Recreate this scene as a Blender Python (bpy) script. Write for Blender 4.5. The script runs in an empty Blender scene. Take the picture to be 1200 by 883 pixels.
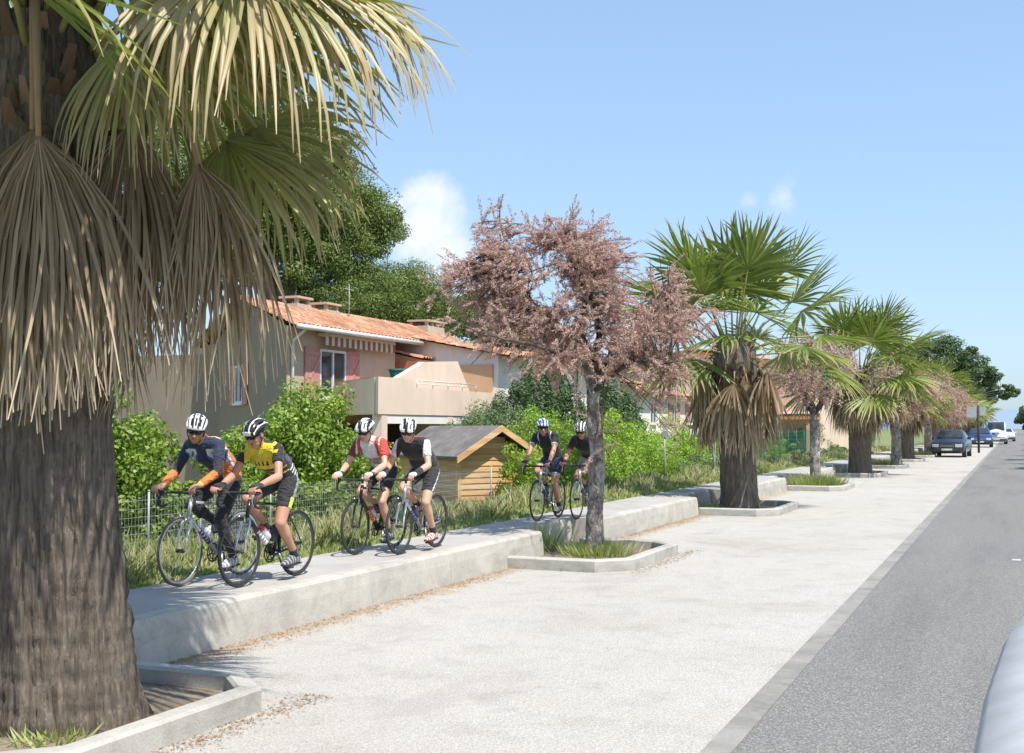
import bpy, bmesh, math, random
import numpy as np
from mathutils import Vector, Matrix
R=math.radians; PI=math.pi
rng=np.random.default_rng(7); random.seed(7)
sc=bpy.context.scene; COL=sc.collection

# ------------------------------------------------------------------ camera numbers
H=1.93; F=1400.0
PSI=math.atan(586/F); PIT=math.atan(60.5/F)
FW=Vector((-math.sin(PSI)*math.cos(PIT), math.cos(PSI)*math.cos(PIT), math.sin(PIT)))
RT=Vector((math.cos(PSI), math.sin(PSI),0)); UP=RT.cross(FW)
CAM=Vector((0,0,H))
def P(x,y,d):
    """world point seen at photo pixel x,y at depth d metres"""
    return CAM+d*(FW+RT*((x-600)/F)-UP*((y-441.5)/F))

# ------------------------------------------------------------------ materials
def new_mat(name):
    m=bpy.data.materials.new(name); m.use_nodes=True
    nt=m.node_tree; b=nt.nodes['Principled BSDF']; return m,nt,b
def ramp(nt,stops):
    r=nt.nodes.new('ShaderNodeValToRGB'); e=r.color_ramp.elements
    while len(e)<len(stops): e.new(.5)
    for i,(p,c) in enumerate(stops):
        e[i].position=p; e[i].color=(*c,1) if len(c)==3 else c
    return r
def noise(nt,scale,detail=4,coord=None,rough=.6,dist=0):
    n=nt.nodes.new('ShaderNodeTexNoise'); n.inputs['Scale'].default_value=scale; n.inputs['Detail'].default_value=detail
    n.inputs['Roughness'].default_value=rough; n.inputs['Distortion'].default_value=dist
    if coord is not None: nt.links.new(coord,n.inputs['Vector'])
    return n
def coords(nt,kind='Object',scale=None):
    t=nt.nodes.new('ShaderNodeTexCoord'); o=t.outputs[kind]
    if scale:
        m=nt.nodes.new('ShaderNodeMapping'); m.inputs['Scale'].default_value=scale; nt.links.new(o,m.inputs['Vector']); o=m.outputs['Vector']
    return o
def mix(nt,fac,a,b,mode='MIX'):
    m=nt.nodes.new('ShaderNodeMix'); m.data_type='RGBA'; m.blend_type=mode
    for s,v in ((m.inputs[0],fac),(m.inputs[6],a),(m.inputs[7],b)):
        if hasattr(v,'is_output') or isinstance(v,bpy.types.NodeSocket): nt.links.new(v,s)
        elif isinstance(v,(int,float)): s.default_value=v
        else: s.default_value=(*v,1)
    return m.outputs[2]
def bump(nt,b,h,strength,dist=.02):
    n=nt.nodes.new('ShaderNodeBump'); n.inputs['Strength'].default_value=strength; n.inputs['Distance'].default_value=dist
    nt.links.new(h,n.inputs['Height']); nt.links.new(n.outputs[0],b.inputs['Normal'])
def plain(name,c,rough=.5,metal=0,coat=0,var=.12,sc_=6):
    m,nt,b=new_mat(name)
    n=noise(nt,sc_,3,coords(nt)); r=ramp(nt,[(.3,[x*(1-var) for x in c]),(.7,[min(1,x*(1+var)) for x in c])])
    nt.links.new(n.outputs[0],r.inputs[0]); nt.links.new(r.outputs[0],b.inputs['Base Color'])
    b.inputs['Roughness'].default_value=rough; b.inputs['Metallic'].default_value=metal; b.inputs['Coat Weight'].default_value=coat
    return m
def leafy(name,stops,rough=.5,trans=.35,tip=None,tipstart=.6,tcol=None):
    """foliage: colour varies per leaf (random per island) and in clumps; real translucency"""
    m,nt,b=new_mat(name)
    g=nt.nodes.new('ShaderNodeNewGeometry')
    r=ramp(nt,stops)
    n=noise(nt,.9,3,coords(nt))
    ma=nt.nodes.new('ShaderNodeMath'); ma.operation='ADD'; nt.links.new(g.outputs['Random Per Island'],ma.inputs[0]); nt.links.new(n.outputs[0],ma.inputs[1])
    mb=nt.nodes.new('ShaderNodeMath'); mb.operation='MULTIPLY'; mb.inputs[1].default_value=.55; nt.links.new(ma.outputs[0],mb.inputs[0])
    nt.links.new(mb.outputs[0],r.inputs[0]); col=r.outputs[0]
    if tip is not None:
        a=nt.nodes.new('ShaderNodeAttribute'); a.attribute_name='tip'
        col=mix(nt,a.outputs['Fac'],col,tip)
    nt.links.new(col,b.inputs['Base Color']); b.inputs['Roughness'].default_value=rough
    t=nt.nodes.new('ShaderNodeBsdfTranslucent'); tc=mix(nt,1.0,col,tcol or (1.0,1.1,.55),'MULTIPLY') ; nt.links.new(tc,t.inputs['Color'])
    ms=nt.nodes.new('ShaderNodeMixShader'); ms.inputs[0].default_value=trans
    nt.links.new(b.outputs[0],ms.inputs[1]); nt.links.new(t.outputs[0],ms.inputs[2])
    nt.links.new(ms.outputs[0],nt.nodes['Material Output'].inputs['Surface'])
    return m
M={}
def gravel():
    m,nt,b=new_mat('pale gravel'); c=coords(nt)
    big=noise(nt,.35,5,c,.6,.6); mid=noise(nt,2.2,5,c,.65); v=nt.nodes.new('ShaderNodeTexVoronoi'); v.inputs['Scale'].default_value=48; nt.links.new(c,v.inputs['Vector'])
    fine=noise(nt,120,2,c)
    r1=ramp(nt,[(.25,(.385,.35,.30)),(.45,(.475,.449,.405)),(.8,(.515,.49,.45))]); nt.links.new(big.outputs[0],r1.inputs[0])
    r2=ramp(nt,[(.3,(.84,.82,.79)),(.5,(1,1,1)),(.75,(1.0,.97,.93))]); nt.links.new(mid.outputs[0],r2.inputs[0])
    x=mix(nt,.8,r1.outputs[0],r2.outputs[0],'MULTIPLY')
    r3=ramp(nt,[(0,(.45,.44,.43)),(.25,(.86,.85,.84)),(.6,(1,1,1))]); nt.links.new(v.outputs['Distance'],r3.inputs[0])
    r4=ramp(nt,[(.32,(.55,.54,.53)),(.55,(1,1,1))]); nt.links.new(fine.outputs[0],r4.inputs[0])
    x=mix(nt,.7,x,r3.outputs[0],'MULTIPLY'); x=mix(nt,.8,x,r4.outputs[0],'MULTIPLY')
    # dark oil and wear stains, a few metres apart
    cs=coords(nt,'Object',(.9,.33,1)); st=noise(nt,1.3,5,cs,.62,.3); rs=ramp(nt,[(.575,(0,0,0)),(.67,(.8,.8,.8))]); nt.links.new(st.outputs[0],rs.inputs[0])
    x=mix(nt,rs.outputs[0],x,mix(nt,.45,x,(.30,.27,.25)))
    # brown litter band along the wall foot
    sx=nt.nodes.new('ShaderNodeSeparateXYZ'); nt.links.new(c,sx.inputs[0])
    mr=nt.nodes.new('ShaderNodeMapRange'); mr.inputs['From Min'].default_value=-5.6; mr.inputs['From Max'].default_value=-6.4; nt.links.new(sx.outputs[0],mr.inputs['Value'])
    ln=noise(nt,3.5,6,c,.75); mm=nt.nodes.new('ShaderNodeMath'); mm.operation='MULTIPLY'; nt.links.new(mr.outputs[0],mm.inputs[0]); nt.links.new(ln.outputs[0],mm.inputs[1])
    rl=ramp(nt,[(.28,(0,0,0)),(.5,(.8,.8,.8))]); nt.links.new(mm.outputs[0],rl.inputs[0])
    x=mix(nt,rl.outputs[0],x,(.33,.23,.14))
    nt.links.new(x,b.inputs['Base Color']); b.inputs['Roughness'].default_value=.95
    ad=nt.nodes.new('ShaderNodeMath'); ad.operation='ADD'; nt.links.new(v.outputs['Distance'],ad.inputs[0]); nt.links.new(fine.outputs[0],ad.inputs[1])
    bump(nt,b,ad.outputs[0],.6,.012); return m
def asphalt():
    m,nt,b=new_mat('grey asphalt'); c=coords(nt)
    v=nt.nodes.new('ShaderNodeTexVoronoi'); v.inputs['Scale'].default_value=95; nt.links.new(c,v.inputs['Vector'])
    rr=nt.nodes.new('ShaderNodeSeparateColor'); nt.links.new(v.outputs['Color'],rr.inputs[0])
    r=ramp(nt,[(0,(.125,.12,.11)),(.45,(.175,.168,.156)),(.8,(.215,.208,.192)),(1,(.34,.325,.295))]); nt.links.new(rr.outputs[0],r.inputs[0])
    big=noise(nt,1.1,5,coords(nt,'Object',(1,.10,1)),.65); r2=ramp(nt,[(.3,(.74,.74,.74)),(.5,(.95,.95,.95)),(.75,(1.05,1.05,1.04))]); nt.links.new(big.outputs[0],r2.inputs[0])
    nt.links.new(mix(nt,1,r.outputs[0],r2.outputs[0],'MULTIPLY'),b.inputs['Base Color']); b.inputs['Roughness'].default_value=.85
    bump(nt,b,v.outputs['Distance'],.5,.01); return m
def concrete(name,c1,c2,stain=.5,sc_=3,bstr=.3):
    m,nt,b=new_mat(name); c=coords(nt)
    n=noise(nt,sc_,6,c,.7,.4); r=ramp(nt,[(.3,c1),(.62,c2)]); nt.links.new(n.outputs[0],r.inputs[0])
    d=noise(nt,.8,5,coords(nt,'Object',(1,1,2.5)),.7,.8); r2=ramp(nt,[(.36,(1-stain,1-stain,1-stain*.95)),(.55,(1,1,1))]); nt.links.new(d.outputs[0],r2.inputs[0])
    f=noise(nt,60,2,c); r3=ramp(nt,[(.3,(.86,.86,.86)),(.6,(1,1,1))]); nt.links.new(f.outputs[0],r3.inputs[0])
    x=mix(nt,1,r.outputs[0],r2.outputs[0],'MULTIPLY'); x=mix(nt,1,x,r3.outputs[0],'MULTIPLY')
    nt.links.new(x,b.inputs['Base Color']); b.inputs['Roughness'].default_value=.9
    ad=nt.nodes.new('ShaderNodeMath'); ad.operation='ADD'; nt.links.new(n.outputs[0],ad.inputs[0]); nt.links.new(f.outputs[0],ad.inputs[1])
    bump(nt,b,ad.outputs[0],bstr,.01); return m
def bark(name,c1,c2,scale=(14,14,1.6),strength=1.0,dist=.03):
    m,nt,b=new_mat(name); c=coords(nt,'Object',scale)
    n=noise(nt,1,7,c,.7,.5); r=ramp(nt,[(.3,c1),(.5,[ (a+d)/2 for a,d in zip(c1,c2)]),(.72,c2)]); nt.links.new(n.outputs[0],r.inputs[0])
    n2=noise(nt,1.6,5,coords(nt),.6); r2=ramp(nt,[(.3,(.7,.66,.62)),(.65,(1.05,1,.95))]); nt.links.new(n2.outputs[0],r2.inputs[0])
    nt.links.new(mix(nt,1,r.outputs[0],r2.outputs[0],'MULTIPLY'),b.inputs['Base Color']); b.inputs['Roughness'].default_value=.95
    bump(nt,b,n.outputs[0],strength,dist); return m
def soil():
    m,nt,b=new_mat('meadow soil'); c=coords(nt)
    n=noise(nt,.6,6,c,.7); r=ramp(nt,[(.3,(.10,.13,.04)),(.5,(.17,.20,.065)),(.7,(.27,.25,.13))]); nt.links.new(n.outputs[0],r.inputs[0])
    nt.links.new(r.outputs[0],b.inputs['Base Color']); b.inputs['Roughness'].default_value=1; bump(nt,b,noise(nt,20,5,c).outputs[0],.8,.05); return m
M['gravel']=gravel(); M['asphalt']=asphalt()
M['wall']=concrete('pale cast concrete',(.38,.355,.305),(.50,.47,.41),.2)
M['kerb']=concrete('white kerb concrete',(.37,.35,.305),(.48,.46,.41),.28)
M['path']=concrete('path concrete',(.36,.335,.30),(.42,.395,.355),.12,1.2,.25)
M['gutter']=concrete('gutter concrete',(.225,.213,.19),(.30,.285,.255),.25)
M['soil']=soil()
M['bed']=concrete('dry bed earth',(.16,.12,.08),(.30,.24,.17),.5,6,.8)
M['palmbark']=bark('palm bark fibres',(.06,.048,.038),(.33,.28,.225),(30,30,2.2),1,.05)
M['bark']=bark('grey bark',(.06,.05,.042),(.42,.39,.35),(9,9,4.5),1,.03)
def mottle():
    m,nt,b=new_mat('mottled grey bark'); c=coords(nt,'Object',(8,8,5)); n=noise(nt,1,6,c,.72,1.2); r=ramp(nt,[(.36,(.05,.042,.035)),(.46,(.20,.17,.15)),(.56,(.34,.31,.28)),(.66,(.55,.53,.50))]); nt.links.new(n.outputs[0],r.inputs[0]); nt.links.new(r.outputs[0],b.inputs['Base Color']); b.inputs['Roughness'].default_value=.95; bump(nt,b,n.outputs[0],1,.05); return m
M['mottle']=mottle(); M['limb']=bark('dark limb bark',(.03,.024,.02),(.16,.13,.11),(9,9,9),1,.02)
M['stub']=leafy('old leaf bases',[(0,(.045,.03,.02)),(.6,(.14,.09,.055)),(1,(.30,.21,.14))],.9,.0)
M['frond']=leafy('fan palm green',[(0,(.06,.10,.022)),(.45,(.16,.215,.05)),(.8,(.29,.33,.08)),(1,(.44,.41,.13))],.42,.34,tip=(.46,.36,.20))
M['dead']=leafy('dry palm frond',[(0,(.075,.048,.026)),(.4,(.21,.148,.085)),(1,(.48,.38,.245))],.75,.2,tip=(.62,.52,.36),tcol=(1,.8,.5))
M['petiole']=plain('leaf stalk',(.27,.27,.09),.5)
M['drystalk']=plain('dry leaf stalk',(.26,.18,.10),.7)
M['tam']=leafy('tamarisk bloom',[(0,(.32,.21,.175)),(.4,(.50,.365,.31)),(.78,(.66,.51,.45)),(.88,(.40,.38,.22)),(1,(.30,.34,.16))],.8,.35,tcol=(1.0,.75,.65))
M['bush']=leafy('bright shrub leaves',[(0,(.07,.14,.02)),(.5,(.20,.31,.04)),(1,(.45,.52,.11))],.45,.4)
M['bush2']=leafy('lime shrub leaves',[(0,(.14,.24,.03)),(.5,(.28,.42,.055)),(1,(.46,.58,.12))],.5,.42)
M['conifer']=leafy('cypress foliage',[(0,(.025,.05,.018)),(.5,(.065,.115,.04)),(1,(.14,.20,.075))],.7,.15)
M['olive']=leafy('grey green foliage',[(0,(.05,.085,.03)),(.5,(.12,.18,.07)),(1,(.22,.28,.12))],.6,.25)
M['pine']=leafy('stone pine needles',[(0,(.045,.075,.015)),(.5,(.12,.175,.035)),(1,(.27,.32,.08))],.6,.2)
M['grass']=leafy('verge grass',[(0,(.15,.22,.05)),(.4,(.30,.37,.10)),(.75,(.46,.47,.21)),(1,(.58,.52,.32))],.6,.35)
M['straw']=leafy('dry grass',[(0,(.40,.35,.17)),(1,(.64,.58,.38))],.7,.3)
M['litter']=leafy('brown litter',[(0,(.14,.08,.045)),(1,(.40,.27,.16))],.9,.1)

# ------------------------------------------------------------------ mesh tools
def link(o,parent=None):
    COL.objects.link(o)
    if parent is not None: o.parent=parent
    return o
def tag(o,label=None,cat=None,group=None,kind=None):
    if label: o['label']=label
    if cat: o['category']=cat
    if group: o['group']=group
    if kind: o['kind']=kind
    return o
def empty(name,loc=(0,0,0),rz=0,**k):
    o=bpy.data.objects.new(name,None); o.location=loc; o.rotation_euler=(0,0,rz); o.empty_display_size=.2; link(o); return tag(o,**k)
def copy_tree(o,parent=None):
    c=o.copy(); COL.objects.link(c)
    if parent is not None: c.parent=parent
    for ch in list(o.children): copy_tree(ch,c)
    return c
def np_mesh(name,verts,quads,mat,parent=None,tip=None,smooth=False,tris=None):
    verts=np.asarray(verts,dtype=np.float32).reshape(-1,3)
    me=bpy.data.meshes.new(name); me.vertices.add(len(verts)); me.vertices.foreach_set('co',verts.ravel())
    quads=np.asarray(quads,dtype=np.int32); k=quads.shape[1]
    me.loops.add(quads.size); me.loops.foreach_set('vertex_index',quads.ravel())
    me.polygons.add(len(quads)); me.polygons.foreach_set('loop_start',np.arange(0,quads.size,k,dtype=np.int32))
    me.polygons.foreach_set('loop_total',np.full(len(quads),k,dtype=np.int32))
    if smooth: me.polygons.foreach_set('use_smooth',np.ones(len(quads),dtype=bool))
    me.update(calc_edges=True)
    if tip is not None:
        a=me.attributes.new('tip','FLOAT','POINT'); a.data.foreach_set('value',np.asarray(tip,dtype=np.float32).ravel())
    me.materials.append(mat); o=bpy.data.objects.new(name,me); return link(o,parent)
class MB:
    def __init__(s): s.v=[];s.f=[];s.m=[];s.s=[]
    def add(s,vs,fs,mi=0,sm=False):
        n=len(s.v); s.v+= [tuple(v) for v in vs]; s.f+=[tuple(n+i for i in f) for f in fs]; s.m+=[mi]*len(fs); s.s+=[sm]*len(fs)
    def box(s,x0,x1,y0,y1,z0,z1,mi=0,T=None,bev=0):
        if bev:
            bm=bmesh.new(); bmesh.ops.create_cube(bm,size=1)
            for v in bm.verts: v.co=Vector(((x0+x1)/2+v.co.x*(x1-x0),(y0+y1)/2+v.co.y*(y1-y0),(z0+z1)/2+v.co.z*(z1-z0)))
            bmesh.ops.bevel(bm,geom=bm.edges[:],offset=bev,segments=2,affect='EDGES',profile=.6)
            bm.verts.index_update(); vs=[v.co.copy() for v in bm.verts]; fs=[[v.index for v in f.verts] for f in bm.faces]; bm.free()
            if T is not None: vs=[T@v for v in vs]
            s.add(vs,fs,mi); return
        vs=[Vector(p) for p in ((x0,y0,z0),(x1,y0,z0),(x1,y1,z0),(x0,y1,z0),(x0,y0,z1),(x1,y0,z1),(x1,y1,z1),(x0,y1,z1))]
        if T is not None: vs=[T@v for v in vs]
        s.add(vs,[(0,3,2,1),(4,5,6,7),(0,1,5,4),(1,2,6,5),(2,3,7,6),(3,0,4,7)],mi)
    def tube(s,pts,rad,n=8,mi=0,caps=True,close=False,sy=1.0):
        pts=[Vector(p) for p in pts]; k=len(pts)
        if not hasattr(rad,'__len__'): rad=[rad]*k
        t0=(pts[1]-pts[0]).normalized(); ref=Vector((0,0,1)) if abs(t0.z)<.9 else Vector((0,1,0))
        u=t0.cross(ref).normalized(); vs=[]
        for i,p in enumerate(pts):
            if close: t=(pts[(i+1)%k]-pts[i-1]).normalized()
            else: t=(pts[min(i+1,k-1)]-pts[max(i-1,0)]).normalized()
            u=(u-t*u.dot(t)).normalized(); w=t.cross(u)
            for j in range(n):
                a=2*PI*j/n; vs.append(p+rad[i]*(math.cos(a)*u+math.sin(a)*w*sy))
        fs=[]
        for i in range(k if close else k-1):
            for j in range(n):
                a=i*n+j;b=i*n+(j+1)%n;c=((i+1)%k)*n+(j+1)%n;d=((i+1)%k)*n+j; fs.append((a,b,c,d))
        if caps and not close: fs.append(tuple(range(n))[::-1]); fs.append(tuple(range((k-1)*n,k*n)))
        s.add(vs,fs,mi,True)
    def ell(s,c,r,T=None,n=12,m=8,mi=0):
        c=Vector(c); vs=[];fs=[]
        for i in range(m+1):
            ph=PI*i/m
            for j in range(n):
                th=2*PI*j/n; v=Vector((r[0]*math.sin(ph)*math.cos(th),r[1]*math.sin(ph)*math.sin(th),r[2]*math.cos(ph)))
                if T is not None: v=T@v
                vs.append(c+v)
        for i in range(m):
            for j in range(n):
                a=i*n+j;b=i*n+(j+1)%n;fs.append((a,a+n,b+n,b))
        s.add(vs,fs,mi,True)
    def disc(s,c,r0,r1,axis,h,n=24,mi=0):
        """short cylinder or ring about axis through c"""
        c=Vector(c); ax=Vector(axis).normalized(); u=ax.orthogonal().normalized(); w=ax.cross(u); vs=[];fs=[]
        for rr,hh in ((r0,-h/2),(r1,-h/2),(r1,h/2),(r0,h/2)):
            for j in range(n):
                a=2*PI*j/n; vs.append(c+ax*hh+rr*(math.cos(a)*u+math.sin(a)*w))
        for q in range(4):
            for j in range(n):
                a=q*n+j;b=q*n+(j+1)%n;c2=((q+1)%4)*n+(j+1)%n;d=((q+1)%4)*n+j; fs.append((a,b,c2,d))
        s.add(vs,fs,mi,False)
    def quad(s,a,b,c,d,mi=0): s.add([a,b,c,d],[(0,1,2,3)],mi)
    def build(s,name,mats,parent=None,smooth=None):
        me=bpy.data.meshes.new(name); me.from_pydata([tuple(v) for v in s.v],[],s.f)
        if not isinstance(mats,(list,tuple)): mats=[mats]
        for m in mats: me.materials.append(m)
        me.polygons.foreach_set('material_index',s.m); me.polygons.foreach_set('use_smooth',s.s if smooth is None else [smooth]*len(s.f))
        me.update(); o=bpy.data.objects.new(name,me); return link(o,parent)
def leaf_quads(c,d,n,L,W):
    """diamond-ish leaf quads: centres c, long axes d, normals n"""
    c=np.asarray(c);s_=np.cross(n,d); s_/= np.linalg.norm(s_,axis=1,keepdims=True)+1e-9
    L=np.broadcast_to(L,(len(c),))[:,None]; W=np.broadcast_to(W,(len(c),))[:,None]
    v=np.stack([c-d*L*.5,c+s_*W*.5-d*L*.05,c+d*L*.5,c-s_*W*.5-d*L*.05],1)
    return v.reshape(-1,3), np.arange(len(c)*4).reshape(-1,4)
def runit(n,r=rng):
    v=r.normal(size=(n,3)); return v/np.linalg.norm(v,axis=1,keepdims=True)

# ------------------------------------------------------------------ world, sun, camera
w=bpy.data.worlds.new('World'); sc.world=w; w.use_nodes=True; nt=w.node_tree
bg=nt.nodes['Background']; sky=nt.nodes.new('ShaderNodeTexSky'); sky.sky_type='NISHITA'; sky.sun_disc=False
SUN=Vector((.50,-.29,1.0)).normalized()
sky.sun_elevation=math.asin(SUN.z); sky.sun_rotation=math.atan2(SUN.x,SUN.y)
SK=1;sky.air_density=1.1; sky.dust_density=.9; sky.ozone_density=2.2
tc=nt.nodes.new('ShaderNodeTexCoord')
def cloud(cx,cy,rad,nscale,lo,hi,seed):
    d=(P(cx,cy,1)-CAM).normalized()
    vm=nt.nodes.new('ShaderNodeVectorMath'); vm.operation='DISTANCE'; vm.inputs[1].default_value=d
    st=nt.nodes.new('ShaderNodeMapping'); nt.links.new(tc.outputs['Generated'],st.inputs['Vector']); st.inputs['Location'].default_value=(0,0,0)
    nt.links.new(tc.outputs['Generated'],vm.inputs[0])
    n=nt.nodes.new('ShaderNodeTexNoise'); n.inputs['Scale'].default_value=nscale; n.inputs['Detail'].default_value=6; n.inputs['Roughness'].default_value=.58
    mp=nt.nodes.new('ShaderNodeMapping'); mp.inputs['Location'].default_value=(seed,seed*.7,0); nt.links.new(tc.outputs['Generated'],mp.inputs['Vector']); nt.links.new(mp.outputs[0],n.inputs['Vector'])
    mr=nt.nodes.new('ShaderNodeMapRange'); mr.inputs['From Min'].default_value=0; mr.inputs['From Max'].default_value=rad; mr.inputs['To Min'].default_value=.42; mr.inputs['To Max'].default_value=-.42
    nt.links.new(vm.outputs['Value'],mr.inputs['Value'])
    ad=nt.nodes.new('ShaderNodeMath'); ad.operation='ADD'; nt.links.new(mr.outputs[0],ad.inputs[0]); nt.links.new(n.outputs[0],ad.inputs[1])
    r=nt.nodes.new('ShaderNodeMapRange'); r.interpolation_type='SMOOTHSTEP'; r.inputs['From Min'].default_value=lo; r.inputs['From Max'].default_value=hi
    nt.links.new(ad.outputs[0],r.inputs['Value']); return r.outputs[0]
ga=nt.nodes.new('ShaderNodeGamma'); ga.inputs['Gamma'].default_value=.5; nt.links.new(sky.outputs[0],ga.inputs['Color'])
tn=nt.nodes.new('ShaderNodeMix'); tn.data_type='RGBA'; tn.blend_type='MULTIPLY'; tn.inputs[0].default_value=1; nt.links.new(ga.outputs[0],tn.inputs[6]); tn.inputs[7].default_value=(1.50,1.86,2.32,1); skc=tn.outputs[2]
def wmix(f,a,b,fm=1):
    m=nt.nodes.new('ShaderNodeMix'); m.data_type='RGBA'
    mm=nt.nodes.new('ShaderNodeMath'); mm.operation='MULTIPLY'; mm.inputs[1].default_value=fm; nt.links.new(f,mm.inputs[0]); nt.links.new(mm.outputs[0],m.inputs[0])
    nt.links.new(a,m.inputs[6]); m.inputs[7].default_value=(*b,1); return m.outputs[2]
SKYK=1.0
CW=(5.2,5.3,5.55)
skc=wmix(cloud(497,272,.070,17,.40,.80,3.1),skc,CW,.92)
skc=wmix(cloud(535,300,.05,22,.45,.9,5.3),skc,CW,.5)
skc=wmix(cloud(915,228,.035,38,.50,1.0,1.7),skc,CW,.5)
skc=wmix(cloud(880,236,.02,40,.5,1.0,2.7),skc,CW,.3)
nt.links.new(skc,bg.inputs['Color']); bg.inputs['Strength'].default_value=.11
sl=bpy.data.lights.new('sun','SUN'); sl.energy=3.7; sl.angle=R(.53); sl.color=(1,.95,.875)
so=bpy.data.objects.new('sun',sl); link(so); so.rotation_euler=SUN.to_track_quat('Z','Y').to_euler(); so.location=(20,-12,40)
cd=bpy.data.cameras.new('camera'); cam=bpy.data.objects.new('camera',cd); link(cam); sc.camera=cam
cd.sensor_width=36; cd.lens=F/1200*36; cd.clip_start=.05; cd.clip_end=9000
cam.matrix_world=Matrix(((RT.x,UP.x,-FW.x,CAM.x),(RT.y,UP.y,-FW.y,CAM.y),(RT.z,UP.z,-FW.z,CAM.z),(0,0,0,1)))
sc.view_settings.view_transform='Standard'; sc.view_settings.look='None'; sc.view_settings.exposure=.85; sc.view_settings.gamma=1

# ------------------------------------------------------------------ ground, road, path
def sheet(name,prof,ys,mat,kind='structure'):
    vs=[];fs=[];n=len(prof)
    for y in ys:
        for x,z in prof: vs.append((x,y,z))
    for j in range(len(ys)-1):
        for i in range(n-1): a=j*n+i; fs.append((a,a+1,a+n+1,a+n))
    m=MB(); m.add(vs,fs,0,False); o=m.build(name,mat); o['kind']=kind; return o
YS=[-60,-10]+list(range(0,120,4))+[130,160,200,300,600,4000]
sheet('ground',[(-4000,-.42),(-40,-.42),(-14,-.35),(-11.2,.0),(-9.2,.28),(-8.0,.385),(-7.7,.385),(-7.6,-.03),(0,-.03),(9,-.03),(4000,-.03)],YS,M['soil'])
sheet('road',[(-1.62,.004),(5.4,.004)],YS,M['asphalt'])
sheet('parking_strip',[(-6.97,.004),(-1.73,.004)],YS,M['gravel'])
sheet('gutter',[(-1.745,.008),(-1.57,.008)],YS,M['gutter'])
paint=plain('worn white road paint',(.48,.48,.46),.8)
tag(sheet('lane_marking',[(-.04,.008),(.08,.008)],[18.95,19.15],paint),kind='structure')
plain_x0,plain_x1=-7.75,-6.63
PLANT=[(4.75,7.35,6.1,'p',-5.65),(15.2,18.35,16.85,'t',-5.8),(26.1,29.5,27.8,'p',-5.87),(37.3,40.6,39,'t',-5.84),(48.4,51.8,50,'p',-5.7),(59.4,62.6,61,'t',-5.77),
       (71.3,74.7,73,'p',-5.7),(82.4,85.6,84,'t',-5.72),(93.3,96.7,95,'p',-5.65),(104.4,107.6,106,'t',-5.7),(115.3,118.7,117,'p',-5.65),(126.4,129.6,128,'t',-5.7),(137.3,140.7,139,'p',-5.65)]
RECESS={16.85:(16.6,19.45)}
m=MB(); prev=-8
REC=-6.98
for y0,y1,yc,k,x in PLANT+[(400,401,0,'',0)]:
    a,b=RECESS.get(yc,(y0-.05,y1+.1))
    m.box(-7.76,-6.64,prev,a,.02,.402); m.box(-7.76,REC-.17,a,b,.02,.402); prev=b
o=m.build('path',M['path']); o['kind']='structure'
# expansion joints of the path are fine dark grooves
m=MB(); y=3.0
while y<150:
    m.box(-7.72,REC-.19,y,y+.012,.40,.4035); y+=4.2
o=m.build('path_joint',plain('joint filler',(.16,.15,.14),.9)); o['kind']='structure'
# low retaining wall with recesses behind each planter
def wallprof(x0,x1,y0,y1,mb,axis='y'):
    """kerb wall with rounded, slightly battered outer edge along y (outer at +x)"""
    pr=[(x0,-.02),(x0,.405),(x1-.06,.405),(x1-.025,.395),(x1-.007,.37),(x1+.012,.25),(x1+.03,-.02)]
    n=max(1,int((y1-y0)/1.5)); vs=[]; k=len(pr)
    for j in range(n+1):
        y=y0+(y1-y0)*j/n; wv=.006*math.sin(y*1.7)+.004*math.sin(y*5.1)
        if axis=='y': vs+=[(a+(wv if a>x0+.01 else 0),y,z) for a,z in pr]
    fs=[]
    for j in range(n):
        for i in range(k-1): a=j*k+i; fs.append((a,a+k,a+k+1,a+1))
    fs.append(tuple(range(k))); fs.append(tuple(range(n*k,(n+1)*k))[::-1]); mb.add(vs,fs)
m=MB(); prev=-8
for y0,y1,yc,k,x in PLANT+[(400,401,0,'',0)]:
    a,b=RECESS.get(yc,(y0-.05,y1+.1))
    yy=prev
    while yy<a-.01:
        e=min(a,yy+6.0) if a-yy<60 else min(a,yy+20)
        wallprof(-6.64,-6.46,yy,e-.006,m); yy=e
    if k:
        wallprof(REC-.17,REC,a+.16,b-.16,m)
        m.box(REC-.17,-6.645,a,a+.16,-.02,.4045); m.box(REC-.17,-6.645,b-.16,b,-.02,.4045)
    prev=b
o=m.build('retaining_wall',M['wall']); tag(o,'long low cream concrete wall carrying the raised path above the gravel','wall')
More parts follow.
